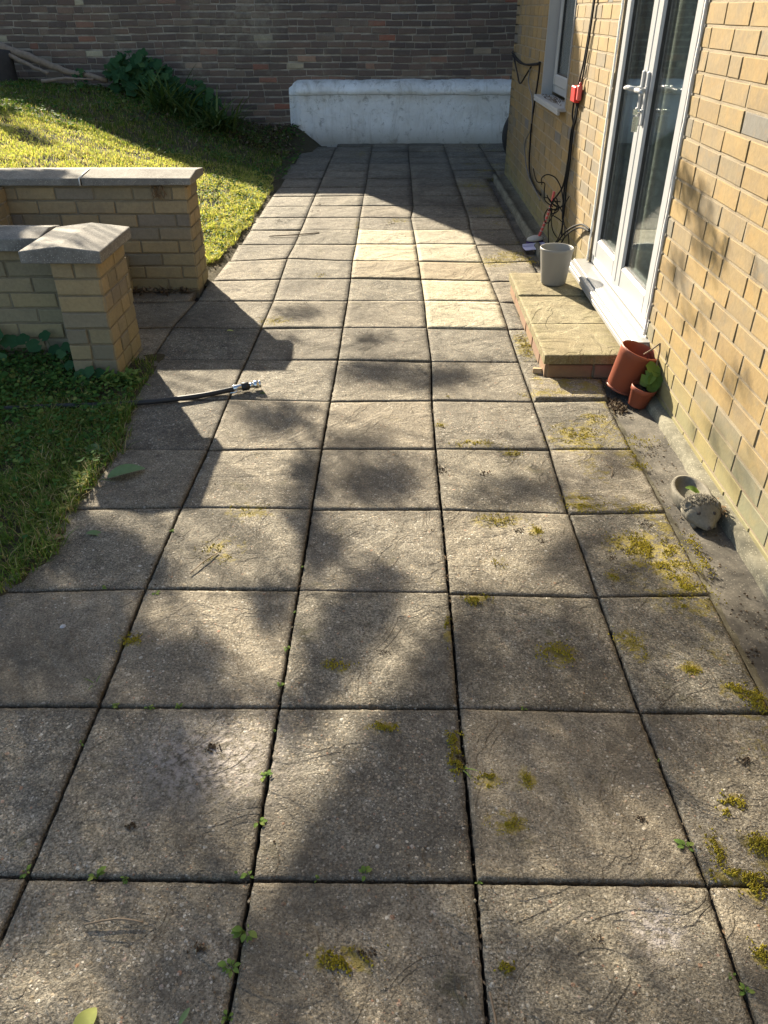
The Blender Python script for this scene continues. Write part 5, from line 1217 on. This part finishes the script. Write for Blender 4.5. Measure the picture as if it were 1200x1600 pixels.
# ------------------------------------------------------------------ hose
hr = empty('garden_hose', (-0.7, 3.22, 0), 'black rubber garden hose with metal end fitting reaching over the paving', 'hose')
hp = [(-2.3, 3.00, .02), (-1.95, 2.96, .024), (-1.7, 2.995, .02), (-1.45, 3.02, .022), (-1.25, 3.04, .02), (-1.10, 3.07, .016), (-.95, 3.115, .014), (-.83, 3.16, .014), (-.74, 3.20, .018), (-.70, 3.22, .022)]
def smooth(P, k=6):
    P = [Vector(p) for p in P]; out = []
    for i in range(len(P)-1):
        p0, p1, p2, p3 = P[max(i-1, 0)], P[i], P[i+1], P[min(i+2, len(P)-1)]
        for s_ in range(k):
            t_ = s_/k; out.append(.5*((2*p1)+(p2-p0)*t_+(2*p0-5*p1+4*p2-p3)*t_*t_+(3*p1-p0-3*p2+p3)*t_**3))
    out.append(P[-1]); return out
b = MB(); b.tube(smooth(hp), .0115, 12); b.build('tube', M['black_rubber'], hr)
d = Vector((.93, .36, .02)).normalized(); p = Vector((-.705, 3.217, .022))
def seg(name, a, c_, r, mat, n=16, prof=None):
    b = MB(); 
    if prof: b.tube([p+d*x for x, _ in prof], [q for _, q in prof], n)
    else: b.tube([p+d*a, p+d*c_], r, n)
    b.build(name, M[mat], hr)
seg('ferrule', 0, 0, 0, 'metal', prof=[(-.02, .0125), (-.018, .0135), (.02, .0135), (.022, .0125)])
seg('grip', 0, 0, 0, 'black_rubber', prof=[(.018, .014), (.021, .019), (.05, .019), (.054, .016)])
seg('swivel', 0, 0, 0, 'metal', prof=[(.05, .0125), (.075, .0125)])
seg('end_connector', 0, 0, 0, 'metal', prof=[(.073, .014), (.075, .0185), (.096, .0185), (.097, .0165), (.100, .0165), (.101, .018), (.106, .018), (.107, .012), (.097, .011)])
b = MB(); q = p+Vector((.0, -.022, -.012)); b.tube([q+d*-.03, q+d*.02], .0035, 6); b.tube([q+d*.0, q+d*.0+Vector((0, .012, .008))], .003, 6); b.build('clip', M['metal'], hr)

# ------------------------------------------------------------------ brush and dustpan in the channel
br = empty('scrubbing_brush', (1.03, 5.86, 0), 'brush with faded red handle leaning up against the cables', 'brush')
b = MB(); pts = [(1.055, 5.84, .05), (1.085, 5.83, .15), (1.108, 5.80, .26), (1.122, 5.79, .37)]
b.tube(smooth(pts, 4), [.0095]*13, 10); b.build('handle', M['pink_plastic'], br)
for q in range(9):
    b = MB(); t_ = .08+q*.09; k_ = smooth(pts, 4); i_ = int(t_*12); c_ = k_[i_]
    b.tube([c_-Vector((0, 0, .004)), c_+Vector((0, 0, .004))], .0103, 10); b.build('handle_band', M['brush_head'], br)
b = MB(); b.lathe([(0, .03), (.03, .028), (.058, .018), (.066, .004), (.06, -.002), (0, -.002)], 24, M=Matrix.Translation((1.035, 5.85, .028)) @ Matrix.Rotation(R(-8), 4, 'Y') @ Matrix.Diagonal((1, .75, 1, 1))); b.build('head', M['brush_head'], br)
b = MB()
for q in range(300):
    a = rg.uniform(0, 6.28); r = .058*rg.random()**.5; x, y = 1.035+r*math.cos(a), 5.85+.75*r*math.sin(a)
    b.tube([(x, y, .026), (x+(x-1.035)*.25, y+(y-5.85)*.25, -.01)], .0014, 3)
b.build('bristles', M['purple_plastic'], br)
dp = empty('dustpan', (1.01, 5.74, -.02), 'flat lilac plastic dustpan lying under the brush', 'dustpan')
b = MB(); DM = Matrix.Translation((1.02, 5.735, -.004)) @ Matrix.Rotation(R(-3), 4, 'Y') @ Matrix.Rotation(R(8), 4, 'Z')
b.box(-.085, .08, -.045, .045, 0, .006, bev=.002, M=DM); b.box(-.085, .08, .040, .046, .006, .026, bev=.002, M=DM); b.box(.074, .080, -.045, .040, .006, .022, bev=.002, M=DM)
b.build('pan', M['lilac_plastic'], dp)
b = MB(); b.box(.075, .125, -.010, .010, .002, .012, bev=.003, M=DM); b.build('handle', M['lilac_plastic'], dp)
b = MB(); b.box(-.105, -.086, -.03, .012, .0, .004, bev=.001, M=DM); b.build('rubber_lip', M['purple_plastic'], dp)

# ------------------------------------------------------------------ cables on the house wall
GC = 'black cables hanging on the house wall'
def cable(paths, r, lab, mat='cable'):
    b = MB()
    for p in paths: b.tube(smooth(p, 7), r, 6)
    o = b.build('cable', M[mat]); tag(o, lab, 'cable', GC)
cx_ = FX-.008
def C(y, z, o=0.0): return (cx_-o, y, z)
cable([[C(8.70, 1.09), C(8.2, 1.05), C(7.7, 1.045, .01), C(7.2, 1.075), C(6.98, 1.095)], [C(8.66, 1.10), C(8.1, .965, .02), C(7.85, .89, .02), C(7.6, .97, .01), C(7.42, 1.04)],
       [C(8.7, 1.07), C(8.1, 1.035), C(7.5, 1.05), C(7.05, 1.08)]], .007, 'black cable strung sideways from the far house corner to the window', 'cable')
cable([[C(6.98, 1.095), C(6.99, 1.0), C(7.05, .85), C(7.12, .65), C(7.1, .50), C(7.06, .36), C(6.9, .28, .005), C(6.6, .25, .01), C(6.3, .25, .012)]], .0075, 'thick black cable dropping down the wall beside the far edge of the window')
cable([[C(7.45, 1.03), C(7.42, .93, .01), C(7.2, .82), C(7.1, .74, .006), C(7.15, .6), C(7.3, .5, .01), C(7.28, .4, .01), C(7.0, .28, .01), C(6.5, .24, .016), C(6.25, .22, .02)]], .005, 'thin slack cable wandering beside the thick cable left of the window', 'grey_cable')
cable([[C(5.275, 1.75), C(5.30, 1.45), C(5.36, 1.2), C(5.45, 1.04), C(5.47, .95)], [C(5.25, 1.75), C(5.285, 1.4), C(5.33, 1.15), C(5.40, 1.0), C(5.45, .9)]], .0055, 'pair of black cables coming down from above to the red box')
cable([[C(5.52, .955), C(5.49, .88, .006), C(5.45, .82), C(5.45, .65), C(5.50, .5), C(5.50, .4), C(5.42, .30, .01), C(5.40, .27, .01)],
       [C(5.42, .955), C(5.44, .86), C(5.46, .78, .007), C(5.49, .62), C(5.56, .45), C(5.75, .33, .01), C(5.8, .29, .02)],
       [C(5.38, .96), C(5.40, .87), C(5.44, .8), C(5.43, .6), C(5.45, .48), C(5.43, .35), C(5.38, .22, .01), C(5.34, .17, .015)]], .006, 'bunch of black cables hanging straight down below the red box')
coil = COIL
cable(coil, .0036, 'tangled coil of thin black cable hanging low on the wall behind the grey pot')
cable([[C(4.66, .375), C(4.85, .36, .01), C(5.1, .27, .03), C(5.35, .13, .04), C(5.5, 0.02, .04)], [C(4.66, .365), C(4.9, .33, .01), C(5.15, .22, .03), C(5.3, .08, .04), C(5.35, .0, .04)]], .006, 'pair of black cables looping low from the coil to the door frame')
rb = empty('junction_box', (FX-.02, 5.5, 1.0), None, None); rb.parent = house; rb.location = Vector((FX-.02, 5.5, 1.0))-house.location
b = MB(); b.box(FX-.040, FX-.002, 5.37, 5.49, .960, 1.048, bev=.006); b.build('box_body', M['red_plastic'], rb)
b = MB(); b.box(FX-.030, FX-.002, 5.33, 5.368, .975, 1.058, bev=.006); b.tube([(FX-.016, 5.35, 1.056), (FX-.016, 5.35, 1.072)], .007, 8); b.build('latch', M['pink_plastic'], rb)
# tyre leaning round the corner
ty = empty('car_tyre', (1.30, 9.4, .0), 'black tyre leaning behind the far corner of the house', 'tyre')
b = MB(); prof = [(.20, -.07), (.26, -.095), (.305, -.085), (.318, -.06), (.322, 0), (.318, .06), (.305, .085), (.26, .095), (.20, .07), (.19, 0), (.20, -.07)]
b.lathe(prof, 48, M=Matrix.Translation((1.452, 8.98, .325)) @ Matrix.Rotation(R(90), 4, 'X')); b.build('tread', M['tyre'], ty)
b = MB(); b.lathe([(.19, -.05), (.12, -.03), (.05, -.045), (0, -.045)], 32, M=Matrix.Translation((1.452, 8.98, .325)) @ Matrix.Rotation(R(90), 4, 'X')); b.build('wheel_rim', M['brush_head'], ty)

# ------------------------------------------------------------------ fallen leaves, twigs
def fallen(x, y, L, W, ang, mat, lab, droop=.3, fold=.35, name='fallen_leaf', z=.007, grp='leaves fallen on the paving'):
    b = MB(); leaf_pts(b, (x, y, z), (math.cos(ang), math.sin(ang), .12), (0, 0, 1), L, W, droop, fold, 7)
    o = b.build(name, M[mat], loc=(x, y, z)); tag(o, lab, 'leaf', grp)
fallen(-1.05, 2.44, .135, .075, .5, 'fallen', 'large folded green leaf lying on the paving near the lawn edge', .1, .45)
fallen(-1.20, 2.66, .075, .055, -.6, 'fallen', 'pale green leaf lying on the edge of the lawn left of the large folded leaf', .2, .3, z=.02)
fallen(-1.14, 2.64, .06, .03, .6, 'fallen', 'narrow curled leaf in the leaf scraps above the large folded leaf', .5, .4, z=.012)
fallen(-1.12, 2.60, .05, .028, .1, 'fallen', 'small curled leaf just above the large folded leaf', -.4, .4, z=.010)
fallen(-1.01, 2.08, .07, .028, .1, 'fallen', 'shrivelled grey green leaf on the paving near the middle of the lawn edge', .6, .5)
fallen(-1.11, 2.02, .055, .045, .9, 'brown_leaf', 'dead reddish brown leaf in the lawn edge', .4, .3, z=.02)
fallen(-.53, .60, .05, .035, 1.2, 'yellow_leaf', 'pale yellow green leaf at the bottom left of the paving', .2, .3)
fallen(-.36, .62, .03, .01, 1.2, 'fallen', 'tiny shrivelled leaf beside the pale yellow leaf', .2, .3)
fallen(-.895, 3.99, .035, .02, .3, 'yellow_leaf', 'small yellowish leaf on the shaded joint between the garden walls', .3, .3)
fallen(1.16, 1.95, .03, .02, .3, 'brown_leaf', 'small dry leaf on the mortar ledge by the house', .3, .3, z=.035)
def twig(P, r, lab):
    b = MB(); b.tube(smooth(P, 4), r, 5); o = b.build('twig', M['wood'], loc=P[0]); tag(o, lab, 'twig', 'twigs on the paving')
twig([(-.62, 1.87, .006), (-.59, 1.93, .008), (-.555, 1.98, .006)], .0018, 'thin twig on a sunlit slab below the near pier shadow')
twig([(-.95, 6.05, .006), (-.75, 6.08, .01), (-.58, 6.15, .008)], .004, 'long twig lying across the sunlit far paving')
twig([(-.58, .79, .005), (-.52, .80, .008), (-.47, .795, .005)], .0022, 'pale stalk lying on the bottom left slab')
twig([(.80, 4.79, .01), (.86, 4.86, .03), (.94, 4.83, .03), (.985, 4.78, .01)], .0045, 'curved bit of bark against the far end of the step')
twig([(.165, .47, 0.003), (.17, .55, .012), (.178, .62, .006), (.172, .68, .002)], .0022, 'pale wiry stalk in the joint at the very bottom of the paving')
twig([(.80, 2.46, .005), (.815, 2.51, .01), (.805, 2.56, .005)], .0016, 'thin curled stalk on the mossy slab near the channel')
b = MB(); b.lathe([(0, .003), (.006, .0025), (.0085, 0)], 14, M=Matrix.Translation((-.925, 1.63, .003))); tag(b.build('white_pebble', M['upvc']), 'small white disc shaped pebble on the shaded left slab', 'pebble')

# ------------------------------------------------------------------ unseen tree at the left, leaves laid out to shape the near paving's light
tree = empty('shade_tree', (-6.4, 10.2, 0), 'unseen leafy tree left of the bank, its leaves laid out to dapple the near paving', 'tree')
X0, Y0, S = -2.4, -0.4, 0.04
lf = MB(); rt = random.Random(5); centres = []
def tleaf(c_, r):
    n_ = Vector([rt.gauss(0, 1) for _ in range(3)]).normalized(); a = n_.orthogonal().normalized(); b_ = n_.cross(a)
    lf.add([c_+a*r, c_+b_*r*.45+a*.1*r, c_-a*r, c_-b_*r*.45+a*.1*r], [(0, 1, 2, 3)])
D = Vector((-0.53, 1.0, 0.5405))
for j, row in enumerate(SHADE):  # leaves follow a painted light map; some gaps imitate sun streaks off the doors
    for i, chh in enumerate(row):
        bv = int(chh)/9.0; bv = sstep(.12, .82, bv)**1.1
        if bv > .97: continue
        n_ = -math.log(max(bv, .02))*LEAFN
        k_ = int(n_)+(1 if rt.random() < n_-int(n_) else 0)
        for q in range(k_):
            gx_, gy_ = X0+(i+rt.random())*S, Y0+(j+rt.random())*S
            t_ = rt.uniform(4.0, 4.8); c_ = Vector((gx_, gy_, 0))+D*t_
            tleaf(c_, rt.uniform(.015, .024))
            if rt.random() < .0012: centres.append(c_)
for (cx0, cy0, rr, n_) in ((-3.5, 7.0, .5, 800), (-2.9, 6.55, .3, 260), (-4.2, 6.7, .45, 500)):   # spray of leaves placed to shade the grass bank
    for q in range(n_):
        gx_, gy_ = rt.gauss(cx0, rr*.6), rt.gauss(cy0, rr*.35); tleaf(Vector((gx_, gy_, 0))+D*(11.2-gy_), rt.uniform(.035, .06))
for q in range(9000):     # rest of the crown, above and to the left of what reaches the garden
    a = rt.uniform(0, 6.28); k_ = rt.random()**.4; ph = rt.uniform(-1, 1)
    c_ = Vector((-6.4+2.2*k_*math.cos(a)*math.cos(ph), 10.3+1.6*k_*math.sin(a)*math.cos(ph), 6.2+1.5*k_*math.sin(ph)))
    t_ = c_.z/.5405; gx_, gy_ = c_.x+.53*t_, c_.y-t_
    if gy_ > -.6 and gx_ > -2.6: continue
    tleaf(c_, rt.uniform(.04, .07))
lf.build('crown', M['tree_leaf'], tree)
tb = MB(); tb.tube(smooth([(-6.6, 10.4, .6), (-6.5, 10.4, 2.0), (-6.3, 10.3, 3.4), (-6.2, 10.3, 5.0), (-6.1, 10.2, 7)], 5), [.19-.0085*i for i in range(21)], 12)
tb.build('trunk', M['dark_bark'], tree)
tb = MB()
for c_ in centres[::2]:
    z = max(2.8, min(6.5, c_.z)); tb.tube([(-6.3, 10.3, z), ((c_.x-6.3)/2, (c_.y+10.3)/2, (c_.z+z)/2+.12), c_], [.02, .011, .004], 5)
tb.build('limbs', M['dark_bark'], tree)
